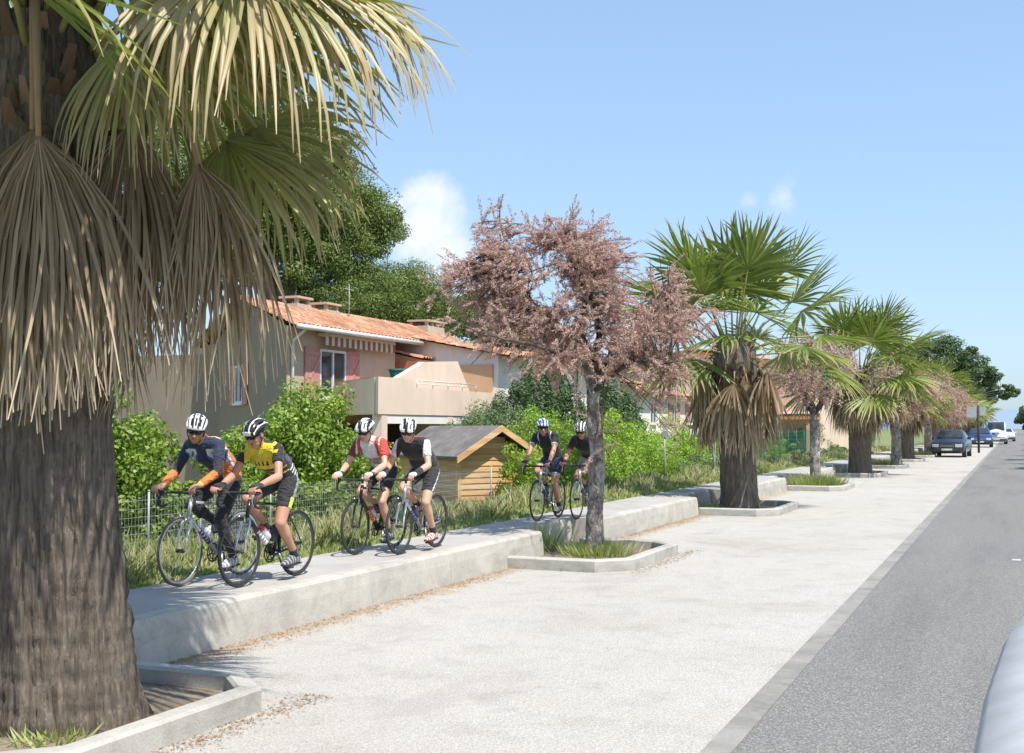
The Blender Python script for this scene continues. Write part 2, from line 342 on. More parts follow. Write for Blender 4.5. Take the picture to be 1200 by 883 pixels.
# planters
def planter(i,y0,y1,yc,kind,x,label):
    e=empty('planter_kerb',(-6.45,yc,0)); tag(e,label,'planter kerb','planter kerbs round the street trees')
    xo,ch,wd,hh=-4.75,.42,.16,.17
    out=[(-6.44,y0),(xo-ch,y0),(xo,y0+ch),(xo,y1-ch),(xo-ch,y1),(-6.44,y1)]
    inn=[(-6.44,y0+wd),(xo-ch-.07,y0+wd),(xo-wd,y0+ch+.07),(xo-wd,y1-ch-.07),(xo-ch-.07,y1-wd),(-6.44,y1-wd)]
    mb=MB(); bv=.022; vs=[]
    def off(p,q,t): return (p[0]+(q[0]-p[0])*t,p[1]+(q[1]-p[1])*t)
    for p,q in zip(out,inn):
        a=off(p,q,bv/wd);b=off(p,q,1-bv/wd)
        for (u,v),z in ((p,-.01),(p,hh-bv),(a,hh),(b,hh),(q,hh-bv),(q,-.01)): vs.append((u+6.45,v-yc,z))
    fs=[(0,1,2,3,4,5),tuple(range(30,36))[::-1]]
    for j in range(5):
        for k in range(5): a=j*6+k; fs.append((a,a+6,a+7,a+1))
    mb.add(vs,[f[::-1] for f in fs]); mb.build('kerb',M['kerb'],e)
    s=MB(); pts=[(u+6.45,v-yc,.05) for u,v in inn]; ra=max(y0+wd,RECESS.get(yc,(0,0))[0]+.17)-yc; pts=[(REC+6.45+.02,ra,.05)]+([(-.01,ra,.05),(-.01,y0+wd-yc,.05)] if ra>y0+wd-yc+.1 else [])+pts[1:-1]+[(REC+6.45+.02,y1-wd-yc,.05)]
    s.add(pts,[tuple(range(len(pts)))]); s.build('earth_bed',M['bed'],e)
ORD=['nearest','second','third','fourth','fifth','sixth','seventh','eighth','ninth','tenth','eleventh','twelfth','thirteenth']
pl_lab=['pale kerb framing the bed of the big near palm at bottom left','kerb round the tuft of grass under the near flowering tamarisk',
 'kerb round the full palm that follows the near tamarisk','kerb round the small thin tamarisk between two palms','kerb round the second full palm down the strip',
 'kerb round the third tamarisk, past the second full palm']
for i,(y0,y1,yc,k,x) in enumerate(PLANT):
    planter(i,y0,y1,yc,k,x,pl_lab[i] if i<6 else f'distant planter kerb, {ORD[i]} along the gravel strip from the camera')

# ------------------------------------------------------------------ palms
def fan(hub,tipdir,normal,L,spread,nseg=40,droop=.25,tipd=1.2,dead=False,curv=.25,r=rng,tipb=.72,tadd=0):
    """one costapalmate fan blade: returns verts, quads, tip attribute"""
    d=np.array(tipdir,float); d/=np.linalg.norm(d); n=np.array(normal,float); n-=d*n.dot(d); n/=np.linalg.norm(n); s_=np.cross(n,d)
    ang=np.linspace(-spread,spread,nseg)+r.normal(0,spread/nseg*.35,nseg)
    ts=np.array([0,.18,.38,.55,.70,.84,1.0]) ; nt_=len(ts)
    Li=L*(.70+.30*np.cos(ang*.62))*(1+r.normal(0,.045,nseg))*(np.where(r.random(nseg)<.16,r.uniform(.55,.85,nseg),1) if dead else 1)
    e=np.cos(ang)[:,None]*d+np.sin(ang)[:,None]*s_+ (-curv*(np.abs(ang)/2.2)**1.5)[:,None]*n
    e/=np.linalg.norm(e,axis=1,keepdims=True)
    da=2*spread/nseg*.56
    pos=np.zeros((nseg,nt_,3)); cur=np.tile(np.array(hub,float),(nseg,1)); pos[:,0]=cur; dirs=np.zeros((nseg,nt_,3)); dirs[:,0]=e
    v=e.copy(); rd=(r.uniform(.3,1.7,nseg)*np.where(r.random(nseg)<.15,1.9,1))[:,None]; side=r.normal(0,.10 if dead else .07,(nseg,1))*s_+r.normal(0,.10 if dead else .06,(nseg,1))*n
    for k in range(1,nt_):
        g=droop*ts[k]*.5+ (tipd*rd*max(0,ts[k]-.5)**1.2 if ts[k]>.5 else 0)
        v=v+np.array([0,0,-1.])*g*(ts[k]-ts[k-1])*3+side*ts[k]*(2 if dead else 1)
        v/=np.linalg.norm(v,axis=1,keepdims=True); cur=cur+v*(Li*(ts[k]-ts[k-1]))[:,None]; pos[:,k]=cur; dirs[:,k]=v
    wd=np.where(ts<=.5,ts*math.tan(da),np.maximum(.0,.5*math.tan(da)*(1-(ts-.5)/.5)**.8))
    wd=np.maximum(wd,.0018)*L; wd[0]=.004
    if dead: wd=wd*1.05
    sd=np.cross(dirs,n[None,None,:]); sd/=np.linalg.norm(sd,axis=2,keepdims=True)+1e-9
    fold=(.55 if not dead else .7)*wd
    nn=np.cross(sd,dirs)
    A=pos-sd*wd[None,:,None]; B=pos+nn*fold[None,:,None]*-1; C=pos+sd*wd[None,:,None]
    V=np.stack([A,B,C],2).reshape(-1,3)
    idx=np.arange(nseg*nt_*3).reshape(nseg,nt_,3)
    Q=[]
    for a,b in ((0,1),(1,2)):
        Q.append(np.stack([idx[:,:-1,a],idx[:,:-1,b],idx[:,1:,b],idx[:,1:,a]],-1).reshape(-1,4))
    Q=np.concatenate(Q); tp=np.clip((ts-tipb)/(1-tipb),0,1)
    T=np.clip(np.broadcast_to(tp[None,:,None],(nseg,nt_,3))*r.uniform(.2,1,(nseg,1,1))+tadd*r.uniform(.2,1.6,(nseg,1,1)),0,1)
    return V,Q,T.reshape(-1)
def merge(lst):
    V=[];Q=[];T=[];n=0
    for v,q,t in lst: V.append(v);Q.append(q+n);T.append(t);n+=len(v)
    return np.concatenate(V),np.concatenate(Q),np.concatenate(T)
def rings(mb,axis,radf,n=28,mi=0,nz=40,wob=.03,seed=0):
    """bark column along axis(t) with radius radf(t): fibrous vertical ridges, ring scars, ragged foot"""
    rr=np.random.default_rng(seed); vs=[];fs=[]; ph=rr.uniform(0,6.28,8)
    def field(a,b,sm):                      # smooth random field around x along
        f=rr.normal(0,1,(a,b))
        for _ in range(sm): f=(f+np.roll(f,1,0)+np.roll(f,-1,0))/3
        return f/f.std()
    big=field(nz+1,n,6+nz//5); med=field(nz+1,n,3); sml=field(nz+1,n,0); foot=rr.normal(0,1,n)
    for i in range(nz+1):
        t=i/nz; c=axis(t); r0=radf(t); z=c[2]
        ring=.22*math.sin(z*34+ph[2])+.2*math.sin(z*61+ph[3])
        for j in range(n):
            a=2*PI*j/n
            rad=r0*(1+wob*(.75*big[i,j]+.40*med[i,j]+.16*sml[i,j]+ring+.8*math.sin(3*a+ph[0]+1.3*t)+.5*math.sin(5*a+ph[1]+2*t)))+(.030*foot[j]*math.exp(-max(z,0)*6))
            vs.append((c[0]+rad*math.cos(a),c[1]+rad*math.sin(a),c[2]))
    for i in range(nz):
        for j in range(n): a=i*n+j;b=i*n+(j+1)%n; fs.append((a,b,b+n,a+n))
    mb.add(vs,fs,mi,True)
def palm(loc,zt,rb,rt,label,seed,L=1.45,pet=1.35,ngreen=30,ndead=26,skirt=(1.0,3.2),lean=(0,0),group='fan palms in the planters along the strip',nseg=34,extra=None,top=88,low=-4,deadL=1.35,tn=(56,90)):
    r=np.random.default_rng(seed); e=empty('palm_tree',loc); tag(e,label,'palm tree',group)
    ax=lambda t:(lean[0]*t**.8,lean[1]*t**.8,-.05+(zt+.05)*t)
    def radf(t):
        z=t*zt; base=rb*.26*math.exp(-z*2.6) ; sk=.10*math.exp(-((z-(skirt[1]+.1))/.7)**2)
        return base+rb*(1-t)+rt*t+sk
    mb=MB(); rings(mb,ax,radf,tn[0],0,tn[1],.026,seed)
    # rotted leaf bases around the top of the column
    st=[]
    for i in range(150):
        z=r.uniform(skirt[1]-.9,zt+.1); a=r.uniform(0,2*PI); t=min(1,z/zt); c=Vector(ax(t)); rad=radf(t)
        o_=Vector((math.cos(a),math.sin(a),0)); p=c+o_*rad*.93
        dr=(o_*.75+Vector((0,0,.9))+Vector(r.normal(0,.15,3))).normalized(); ln=r.uniform(.10,.26); wd=r.uniform(.035,.07)
        s_=Vector((-math.sin(a),math.cos(a),0)); q=p+dr*ln; nn=s_.cross(dr)
        mb.add([p-s_*wd,p+s_*wd,q+s_*wd*.5+nn*.01,q-s_*wd*.5-nn*.01],[(0,1,2,3)],1)
        green=[];dead=[]; pm=MB(); dm=MB(); topc=Vector(ax(1.0))
    for i in range(ngreen):
        f=(i+.5)/ngreen; az=i*2.39996+r.normal(0,.15); el=R(top-(top-low)*f**.85+r.normal(0,5))
        o_=Vector((math.cos(az),math.sin(az),0)); d=(o_*math.cos(el)+Vector((0,0,1))*math.sin(el)).normalized()
        st_=topc+o_*rt*.6+Vector((0,0,-.35*f)); pl=pet*r.uniform(.8,1.15)*(1-.25*(f<.15))
        mid=st_+d*pl*.5; d2=(d+Vector((0,0,-1))*(.10+.28*f)).normalized(); hub=mid+d2*pl*.55
        pm.tube([st_,mid,hub],[.028,.02,.014],6)
        nrm=(Vector((0,0,1))*math.cos(el)-o_*math.sin(el)+Vector(r.normal(0,.28,3)))
        d3=(d2+Vector((0,0,-1))*(.05+.25*f)+Vector(r.normal(0,.12,3))).normalized()
        green.append(fan(hub,d3,nrm,L*r.uniform(.85,1.1),R(r.uniform(88,108)),nseg,(.03+.14*f),(.25+.7*f),curv=.3,r=r,tipb=.80 if f<.6 else .55))
    for i in range(ndead):
        f=(i+.5)/ndead; az=i*2.39996+.8+r.normal(0,.2); z=skirt[1]+.25-(.75)*f*r.uniform(.5,1.3)
        t=min(1,z/zt); c=Vector(ax(t)); o_=Vector((math.cos(az),math.sin(az),0)); st_=c+o_*radf(t)*.8
        out=r.uniform(.3,.65)*(1-.3*f); el=R(r.uniform(-35,20)-25*f)
        d=(o_*math.cos(el)+Vector((0,0,1))*math.sin(el)); mid=st_+d*out*.6; hub=mid+(d*.5+Vector((0,0,-.8))).normalized()*out*.6
        dm.tube([st_,mid,hub],[.026,.018,.012],6)
        s_=o_; dd=(o_*(.22-.12*f)+Vector((0,0,-1))+Vector(r.normal(0,.10,3))).normalized()
        Lx=min(deadL*r.uniform(.75,1.1),hub.z-(skirt[0]+r.uniform(-.25,.35)))
        if Lx<.4: continue
        dead.append(fan(hub,dd,s_+Vector(r.normal(0,.25,3)),Lx,R(r.uniform(40,72)),nseg-4,4.2,1.5,dead=True,curv=.9,r=r,tipb=.5))
    if extra: extra(green,dead,pm,dm,r,Vector(loc))
    V,Q,T=merge(green); np_mesh('crown',V,Q,M['frond'],e,T)
    V,Q,T=merge(dead); np_mesh('dead_fronds',V,Q,M['dead'],e,T)
    pm.build('green_stalks',M['petiole'],e); mb.add(dm.v,dm.f,2,True); mb.build('trunk',[M['palmbark'],M['stub'],M['drystalk']],e)
    return e
def near_extra(green,dead,pm,dm,r,base):
    tc_=Vector((-5.85,6.0,4.6))
    def put(h,t,L,spread,lst,mbs,nrm=None,start=None,**k):
        hub=P(*h); tip=P(*t); d=(tip-hub).normalized(); toc=(CAM-hub).normalized()
        n=Vector(nrm) if nrm else toc+Vector(r.normal(0,.2,3))
        s0=P(*start) if start else tc_
        mid=(s0+hub)/2+Vector((0,0,.12))
        mbs.tube([s0-base,mid-base,hub-base],[.03,.024,.016],8)
        lst.append(fan(hub-base,d,n,L,R(spread),r=r,**k))
    K=dict(nseg=82,droop=6.0,tipd=1.5,dead=True,curv=1.0,tipb=.55)
    put((38,152,7.15),(50,470,7.05),1.75,70,dead,dm,start=(40,-40,7.3),**K)
    put((45,160,7.0),(110,440,6.95),1.6,60,dead,dm,start=(40,-40,7.3),**K)
    put((150,148,7.5),(165,360,7.4),1.35,62,dead,dm,start=(100,10,7.7),**K)
    put((232,192,7.55),(268,480,7.45),1.50,58,dead,dm,start=(170,20,7.7),**K)
    put((235,200,7.9),(300,440,7.9),1.2,50,dead,dm,start=(170,20,7.7),**K)
    put((170,200,8.2),(150,420,8.2),1.3,50,dead,dm,start=(110,20,7.7),**K)
    put((120,220,8.5),(215,430,8.5),1.3,50,dead,dm,start=(110,20,7.7),**K)
    put((-30,140,7.6),(-60,400,7.6),1.5,60,dead,dm,start=(20,-40,7.6),**K)
    K=dict(nseg=70,droop=.35,tipd=3.4,curv=.5,tipb=.1,tadd=.55)
    put((290,-60,7.1),(470,40,6.9),1.55,105,green,pm,(-.1,-.45,.9),start=(130,-60,7.5),**K)
    put((345,-50,7.6),(500,50,7.6),1.25,80,green,pm,(-.3,-.5,.8),start=(130,-60,7.5),**K)
    put((215,-60,7.0),(250,120,6.8),1.15,100,green,pm,(-.2,-.8,.5),start=(130,-60,7.5),**K)
    for i in range(18):  # unseen fans added overhead to shade the dry fronds and trunk
        a=-2.4+i*.25; o_=Vector((math.cos(a),math.sin(a),0)); hub=tc_-base+o_*r.uniform(.7,1.5)+Vector((0,0,r.uniform(.5,1.6)))
        pm.tube([tc_-base+Vector((0,0,-.1)),(tc_-base).lerp(hub,.5)+Vector((0,0,.12)),hub],[.03,.024,.016],8)
        green.append(fan(hub,o_+Vector((0,0,r.uniform(-.05,.2))),Vector((0,0,1))+Vector(r.normal(0,.2,3)),1.3,R(100),38,.12,.5,curv=.3,r=r,tipb=.4,tadd=.3))
    K=dict(nseg=60,droop=.7,tipd=3.0,curv=.5,tipb=.2,tadd=.3)
    put((265,165,7.9),(400,235,7.9),1.05,105,green,pm,(-.3,-.6,.7),start=(140,-20,7.6),**K)
    put((300,150,8.1),(390,290,8.1),1.0,95,green,pm,(-.1,-.7,.6),start=(140,-20,7.6),**K)
    put((190,60,8.2),(300,150,8.3),1.15,100,green,pm,(-.2,-.7,.6),start=(130,-40,7.8),**K)
    put((150,40,7.2),(230,140,7.0),.95,90,green,pm,(.2,-.8,.5),start=(110,-40,7.4),**K)
palm((-5.65,6.1,0),4.6,.41,.31,'huge close palm at far left, cut by the frame, with long hanging dry fronds',11,L=1.5,pet=1.3,ngreen=34,ndead=7,skirt=(2.0,3.7),
     lean=(-.26,-.12),nseg=34,extra=near_extra,low=30,tn=(150,240),deadL=1.3)
PA=[((-5.87,27.8,0),3.95,.40,.40,'full green palm just behind the near tamarisk, with a big dry skirt',21,dict(L=1.5,pet=1.75,ngreen=31,ndead=30,skirt=(1.0,3.4),low=2,lean=(-.12,0),deadL=1.6)),
    ((-5.7,50,0),4.3,.42,.45,'second full palm down the strip, darker and broader than the rest',22,dict(L=1.65,pet=1.75,ngreen=32,ndead=32,skirt=(1.1,3.9),deadL=1.7)),
    ((-5.7,73,0),3.8,.42,.45,'palm with flowering tamarisks pressing on both sides, beyond two full palms',23,dict(L=1.55,pet=1.45,ngreen=28,ndead=24,skirt=(1.0,3.6),deadL=1.6,nseg=26)),
    ((-5.65,95,0),4.6,.45,.42,'palm whose shaggy crown rises just left of the dark parked car',24,dict(L=1.7,pet=1.55,ngreen=28,ndead=24,skirt=(1.1,3.8),deadL=1.6,nseg=24))]
for loc,zt,rb,rt,lab,sd,k in PA: palm(loc,zt,rb,rt,lab,sd,**k)
src=palm((-5.65,117,0),4.1,.45,.45,'distant palm right behind the dark parked car and its sign post',25,L=1.8,pet=1.8,ngreen=26,ndead=20,skirt=(1.1,3.7),deadL=1.6,nseg=20)
for i,(y,rz,lab) in enumerate(((139,1.3,'small distant palm above the blue parked car'),(161,2.5,'far palm behind the white van, smaller than its neighbour'),(185,4.1,'farthest palm of the row, next to the road vanishing point'))):
    c=copy_tree(src); c.location=(-5.65+.3*i,y,0); c.rotation_euler.z=rz; c['label']=lab

# ------------------------------------------------------------------ tamarisks
def bez(a,b,c,n):
    return [ (a*(1-t)**2+b*2*t*(1-t)+c*t*t) for t in [i/(n-1) for i in range(n)]]
def tamarisk(loc,label,seed,trunk,limbs,tips,nplume,trad=.145,group='pink flowering tamarisks in the planters',extra_tips=(),fw=.011,scale=1,leaves=26):
    r=np.random.default_rng(seed); e=empty('tamarisk_tree',loc); tag(e,label,'tamarisk tree',group)
    mb=MB(); tp=[Vector(p) for p in trunk]; k=len(tp)
    fine=[]; 
    for i in range(k-1):
        for q in range(5): fine.append(tp[i].lerp(tp[i+1],q/5))
    fine.append(tp[-1]); rad=[trad*(1-.35*i/(len(fine)-1))*(1+.06*r.uniform(-1,1))+(trad*.35 if i==0 else 0) for i in range(len(fine))]
    nn_=18; vs=[]; FN=len(fine)*3
    for i in range(FN):
        t=i/(FN-1)*(len(fine)-1); a=int(min(t,len(fine)-2)); p=fine[a].lerp(fine[a+1],t-a)+Vector((.012*math.sin(i*.31),.012*math.cos(i*.23),0)); rd=rad[a]*(1-(t-a))+rad[a+1]*(t-a)
        for j in range(nn_): an=2*PI*j/nn_; q=rd*(1+.07*math.sin(2*an+i*.12)+.05*math.sin(5*an-i*.2)+.05*r.normal()); vs.append((p.x+q*math.cos(an),p.y+q*math.sin(an),p.z))
    mb.add(vs,[(i*nn_+j,i*nn_+(j+1)%nn_,(i+1)*nn_+(j+1)%nn_,(i+1)*nn_+j) for i in range(FN-1) for j in range(nn_)],0,True); mb.build('trunk',M['mottle'],e)
    lm=MB(); nodes=[]
    for l in limbs:
        pts=[Vector(p) for p in l[0]]; P_=[]
        for i in range(len(pts)-1):
            for q in range(5):
                P_.append(pts[i].lerp(pts[i+1],q/5)+Vector(r.normal(0,.018,3)))
        P_.append(pts[-1]); r0=l[1]; lm.tube(P_,[r0*(1-.8*i/(len(P_)-1)) for i in range(len(P_))],8)
        for i,p in enumerate(P_):
            if i>2: nodes.append(np.array(p))
    nodes=np.array(nodes)
    # crown volume: several ellipsoids
    allc=[];alld=[];alln=[];allL=[];axes=[]
    tot=sum(t[2] for t in tips)
    for cc,rr,wt in tips:
        n_=int(nplume*wt/tot); pts=runit(n_,r)*(r.uniform(.35,1,(n_,1))**.6)*np.array(rr)+np.array(cc); axes.append(pts)
    T_=np.concatenate(axes+([np.array(extra_tips)] if len(extra_tips) else []))
    cen=np.mean(nodes,axis=0)
    for p in T_:
        dd=np.linalg.norm(nodes-p,axis=1); j=np.argmin(dd+r.uniform(0,.25,len(dd))); a=Vector(nodes[j]); b=Vector(p)
        out=Vector((p-cen)); out.z*=.35
        ctrl=a.lerp(b,.5)+Vector((0,0,.12*(b-a).length))+Vector(r.normal(0,.05,3))
        end=b+Vector((0,0,-.10-.08*r.random()))+out.normalized()*.10
        pts=bez(a,ctrl,b,6)
        lm.tube(pts,[.010*scale]*2+[.007*scale]*2+[.004*scale]*2,4,caps=False)
        # plume strands along outer part
        for q in range(5):
            t0=r.uniform(.45,1); s0=pts[min(5,int(t0*5))]
            dirv=(Vector(r.normal(0,1,3))*.75+out.normalized()*.9+Vector((0,0,.12))).normalized(); ln=r.uniform(.14,.46)*scale
            c1=s0+dirv*ln*.5; c2=c1+(dirv+Vector((0,0,-.45))).normalized()*ln*.5
            strand=bez(s0,c1,c2,leaves//2)
            for x in strand:
                allc.append(x)
            tv=np.array((c2-s0).normalized())
            alld+= [tv]*len(strand)
    C=np.array([tuple(x) for x in allc]); D=np.array(alld); C=np.repeat(C,3,axis=0)+r.normal(0,.012*scale,(len(C)*3,3)); D=np.repeat(D,3,axis=0)+r.normal(0,.55,(len(C),3)); D/=np.linalg.norm(D,axis=1,keepdims=True)
    V,Q=leaf_quads(C,D,runit(len(C),r),.048*scale*r.uniform(.6,1.4,len(C)),fw*2*scale)
    np_mesh('crown',V,Q,M['tam'],e)
    lm.build('limbs',M['limb'],e); return e
b0=Vector((-5.8,16.9,0))
def rel(x,y,d): return tuple(P(x,y,d)-b0)
trunk=[(0,0,-.02),rel(699,600,17.7),rel(698,520,17.7),rel(694,455,17.7),rel(690,425,17.7)]
fk=rel(690,430,17.7)
limbs=[([fk,rel(664,402,17.5),rel(640,372,17.2),rel(600,330,16.9),rel(565,300,16.8)],.075),
       ([rel(694,450,17.7),rel(702,380,17.8),rel(690,330,18.0),rel(682,290,18.2)],.06),
       ([rel(690,425,17.7),rel(680,390,17.8),rel(688,350,17.6),rel(672,310,17.4),rel(655,275,17.4)],.07),
       ([rel(696,450,17.7),rel(720,410,17.9),rel(750,380,18.2),rel(790,360,18.3)],.055),
       ([rel(696,450,17.7),rel(715,420,18.4),rel(720,370,19.0),rel(735,330,19.3)],.05),
       ([fk,rel(660,410,18.3),rel(630,390,19.0),rel(590,380,19.3),rel(560,370,19.5)],.05),
       ([fk,rel(670,420,17.0),rel(650,410,16.4),rel(600,400,16.0),rel(560,390,15.9)],.045),
       ([rel(694,460,17.7),rel(730,430,17.2),rel(770,420,16.8),rel(800,430,16.7)],.045),
       ([rel(690,430,17.7),rel(668,395,17.6),rel(625,355,17.9),rel(590,300,18.0),rel(586,262,18.0)],.045)]
tips=[(rel(640,345,17.4),(1.35,1.35,.95),5.5),(rel(725,355,17.8),(1.15,1.3,.95),5),(rel(560,365,17.2),(.8,.9,.6),1.9),(rel(758,385,17.7),(.7,.8,.75),1.6),
      (rel(600,290,17.6),(.5,.6,.5),1.1),(rel(690,290,17.8),(.7,.7,.4),1.1),(rel(660,440,16.8),(.8,.6,.3),.5),(rel(610,425,16.8),(.8,.5,.3),.6),(rel(790,455,17.3),(.3,.4,.4),.35),(rel(690,390,17.6),(1.4,1.0,.6),1.8),(rel(655,300,17.6),(.9,.9,.45),1.6),(rel(545,345,17.2),(.5,.6,.45),.8),(rel(750,425,17.3),(.6,.6,.4),.6),(rel(660,370,17.6),(1.3,1.2,.8),2)]
ex=[rel(x,y,17.6+.5*math.sin(x)) for x,y in ((588,240),(580,262),(600,268),(630,268),(676,252),(700,262),(520,330),(512,350),(720,270),(818,380),(835,375),(850,370),(815,300+60),(690,560),(700,590),(706,575),(676,500),(806,520),(812,545),(640,255),(560,262))]
tamarisk(tuple(b0),'large pinkish tamarisk in the middle, its grey trunk in front of two riders',31,trunk,limbs,tips,560,trad=.128,extra_tips=ex,fw=.0062,leaves=40)
def small_tam(loc,h,rad,label,seed,n=150,scale=1.4,tr=.11,zc=None,leaves=14,lay=None):
    zc=zc or h*.68
    tr_=[(0,0,-.02),(.02,0,h*.2),(-.03,.02,h*.42),(0,0,h*.5)]
    r=np.random.default_rng(seed); L=[]
    for i in range(7):
        a=i*2*PI/7+r.normal(0,.2); o=Vector((math.cos(a),math.sin(a),0))
        L.append(([(0,0,h*.46),tuple(o*rad*.35+Vector((0,0,h*.62))),tuple(o*rad*.7+Vector((0,0,h*.78)))],tr*.4))
    tips=lay or [((0,0,zc),(rad,rad,h*.26),1),((0,-rad*.4,zc-.5),(rad*.8,rad*.6,h*.2),.4)]
    return tamarisk(loc,label,seed,tr_,L,tips,n,tr,scale=scale,leaves=leaves)
small_tam((-5.84,39,0),5.0,1.35,'small sparse tamarisk with a thin straight trunk between two palms',32,210,1.3,.17,4.0)
small_tam((-5.2,60.5,0),5.6,2.9,'rosy tamarisk just right of the second full palm',33,330,1.7,.24,3.7)
t3=small_tam((-5.2,84,0),5.4,2.9,'distant tamarisk left of the dark parked car, rosiest of the row',34,330,1.9,.26,3.6)
for y,rz,lab in ((106,2.0,'distant tamarisk hidden among palms behind the dark parked car'),(128,4.0,'farthest tamarisk crown above the blue parked car')):
    c=copy_tree(t3); c.location=(-5.7,y,0); c.rotation_euler.z=rz; c['label']=lab
# ------------------------------------------------------------------ shrubs and trees behind the path
def crown_mesh(name,blobs,n,L,W,mat,parent,r,shell=.55,up=.3,core=True):
    """leaves spread through lumpy sub-blobs: (centre, radii, weight); each blob is broken into clumps"""
    C=[];N=[]
    tot=sum(b[2] for b in blobs)
    for c,rad,wt in blobs:
        c=np.array(c);rad=np.array(rad); nn=int(n*wt/tot)
        nc=max(8,int(nn/140)); cd_=runit(nc,r)*(r.uniform(.45,1.0,(nc,1))); 
        k=r.integers(0,nc,nn); cs=r.uniform(.16,.34,nc)
        d=runit(nn,r); rr_=r.uniform(shell,1,(nn,1))
        p=cd_[k]+d*rr_*cs[k][:,None]
        C.append(c+p*rad); N.append(d+np.array([0,0,up])+r.normal(0,.5,(nn,3)))
    C=np.concatenate(C);N=np.concatenate(N); N/=np.linalg.norm(N,axis=1,keepdims=True)
    D=runit(len(C),r); D-=N*(D*N).sum(1,keepdims=True); D/=np.linalg.norm(D,axis=1,keepdims=True)+1e-9
    V,Q=leaf_quads(C,D,N,L*r.uniform(.6,1.3,len(C)),W)
    return np_mesh(name,V,Q,mat,parent)
def gz(x):
    xs=[-4000,-40,-14,-11.2,-9.2,-8.0,-7.7]; zs=[-.42,-.42,-.35,0,.28,.385,.385]; return float(np.interp(x,xs,zs))
def shrub(name,loc,blobs,n,L,W,mat,label,cat,seed,group=None,stems=5,stemr=.03,sh=.8):
    r=np.random.default_rng(seed); e=empty(name,loc); tag(e,label,cat,group)
    for i in range(stems):
        mb=MB(); b=blobs[i%len(blobs)]; t=Vector(b[0])*.9; s=Vector((r.normal(0,.12),r.normal(0,.12),-.05)); s.x+=t.x*.5; s.y+=t.y*.5
        mb.tube([s,s.lerp(t,.5)+Vector(r.normal(0,.08,3)),t],[stemr,stemr*.8,stemr*.4],6); mb.build('stem',M['bark'],e)
    crown_mesh('foliage',blobs,n,L,W,mat,e,r); return e
def at_x(px,py,X):
    d=P(px,py,1)-CAM; t=X/d.x; return CAM+d*t
shrub('garden_shrub',(-11.1,13.0,.45),[((0,0,.8),(.85,.9,.95),2),((.2,-.8,1.1),(.7,.8,1.0),1.6),((.1,.9,.5),(.7,.7,.7),1),((-.1,-1.6,1.2),(.8,.8,1.1),1)],22000,.085,.05,M['bush'],'glossy green shrub behind the mesh fence, left of the leading rider','shrub',41)
shrub('garden_shrub',(-11.3,17.35,.06),[((0,-.6,1.0),(1.1,1.1,1.15),2.2),((0,.5,1.35),(1.1,1.1,1.25),2.5),((.2,1.4,.8),(.9,.9,1.0),1.4),((.1,-1.5,.6),(.7,.7,.75),1),((0,0,.3),(1.3,2.0,.7),1.2)],46000,.085,.05,M['bush'],'big rounded glossy shrub behind the rider in yellow and black','shrub',42)
shrub('garden_shrub',(-11.9,21.4,-.1),[((0,0,.7),(.7,.8,.8),1),((.1,-.6,.9),(.6,.6,.8),1)],9000,.08,.05,M['bush'],'small green shrub between the big rounded shrub and the wooden shed','shrub',43)
hd=[(25.6,1.5,.8),(27.2,2.5,1.0),(28.6,2.1,.9)]
shrub('lime_shrub',(-10.6,27.3,.05),[((0,-1.5,.75),(.7,.9,.8),1.2),((0,0,1.35),(.9,1.0,1.15),2.2),((0,1.2,1.1),(.9,1.0,1.0),2),((.2,2.3,.8),(.8,.9,.8),1.2),((.1,0,.4),(.8,2,.5),1)],36000,.07,.04,M['bush2'],'lime green shrub right beside the wooden shed, behind the last two riders','shrub',44)
shrub('lime_shrub',(-11,34.5,-.05),[((0,-2.2,1.0),(1.1,1.5,1.1),2),((0,0,1.2),(1.1,1.6,1.25),2.2),((0,2.2,1.1),(1.1,1.5,1.1),2),((0,4.6,.95),(1.1,1.6,1.0),2),((.3,0,.4),(1.1,4.5,.6),2)],44000,.085,.045,M['bush2'],'long bright green hedge mass right of the tamarisk trunk','hedge',45)
shrub('lime_shrub',(-11.6,44,-.1),[((0,-1.5,1.2),(1.2,1.8,1.3),2),((0,1.2,.9),(1.1,1.8,1.0),2)],15000,.10,.05,M['bush2'],'bright green shrub left of the full palm trunk, ending the long hedge','hedge',46)
shrub('verge_bush',(-9.6,39,.2),[((0,0,.35),(.8,2.2,.5),1),((.2,2.5,.25),(.5,1.6,.4),1)],9000,.07,.03,M['olive'],'low grey green bush in the verge before the full palm','bush',47)
shrub('verge_bush',(-8.9,62,.25),[((0,-6,.3),(.5,5,.42),1),((0,4,.3),(.5,6,.45),1)],9000,.09,.05,M['olive'],'low clipped green hedge along the path beyond the full palm','hedge',48)
for i,(y,x,h,lab) in enumerate(((56,-12.8,2.0,'dark bush behind the green fence, left part'),(66,-12.4,1.9,'dark bush behind the green fence, right part'),(78,-12,3.0,'bush filling the gap between distant trunks left of the parked cars'),(100,-11.5,3.2,'far bush behind the palms left of the dark parked car'))):
    shrub('garden_shrub',(x,y,-.3),[((0,-2,h*.45),(1.4,2.4,h*.5),1),((0,2,h*.4),(1.3,2.6,h*.45),1)],9000,.12,.06,M['olive'] if i>1 else M['bush'],lab,'shrub',50+i)
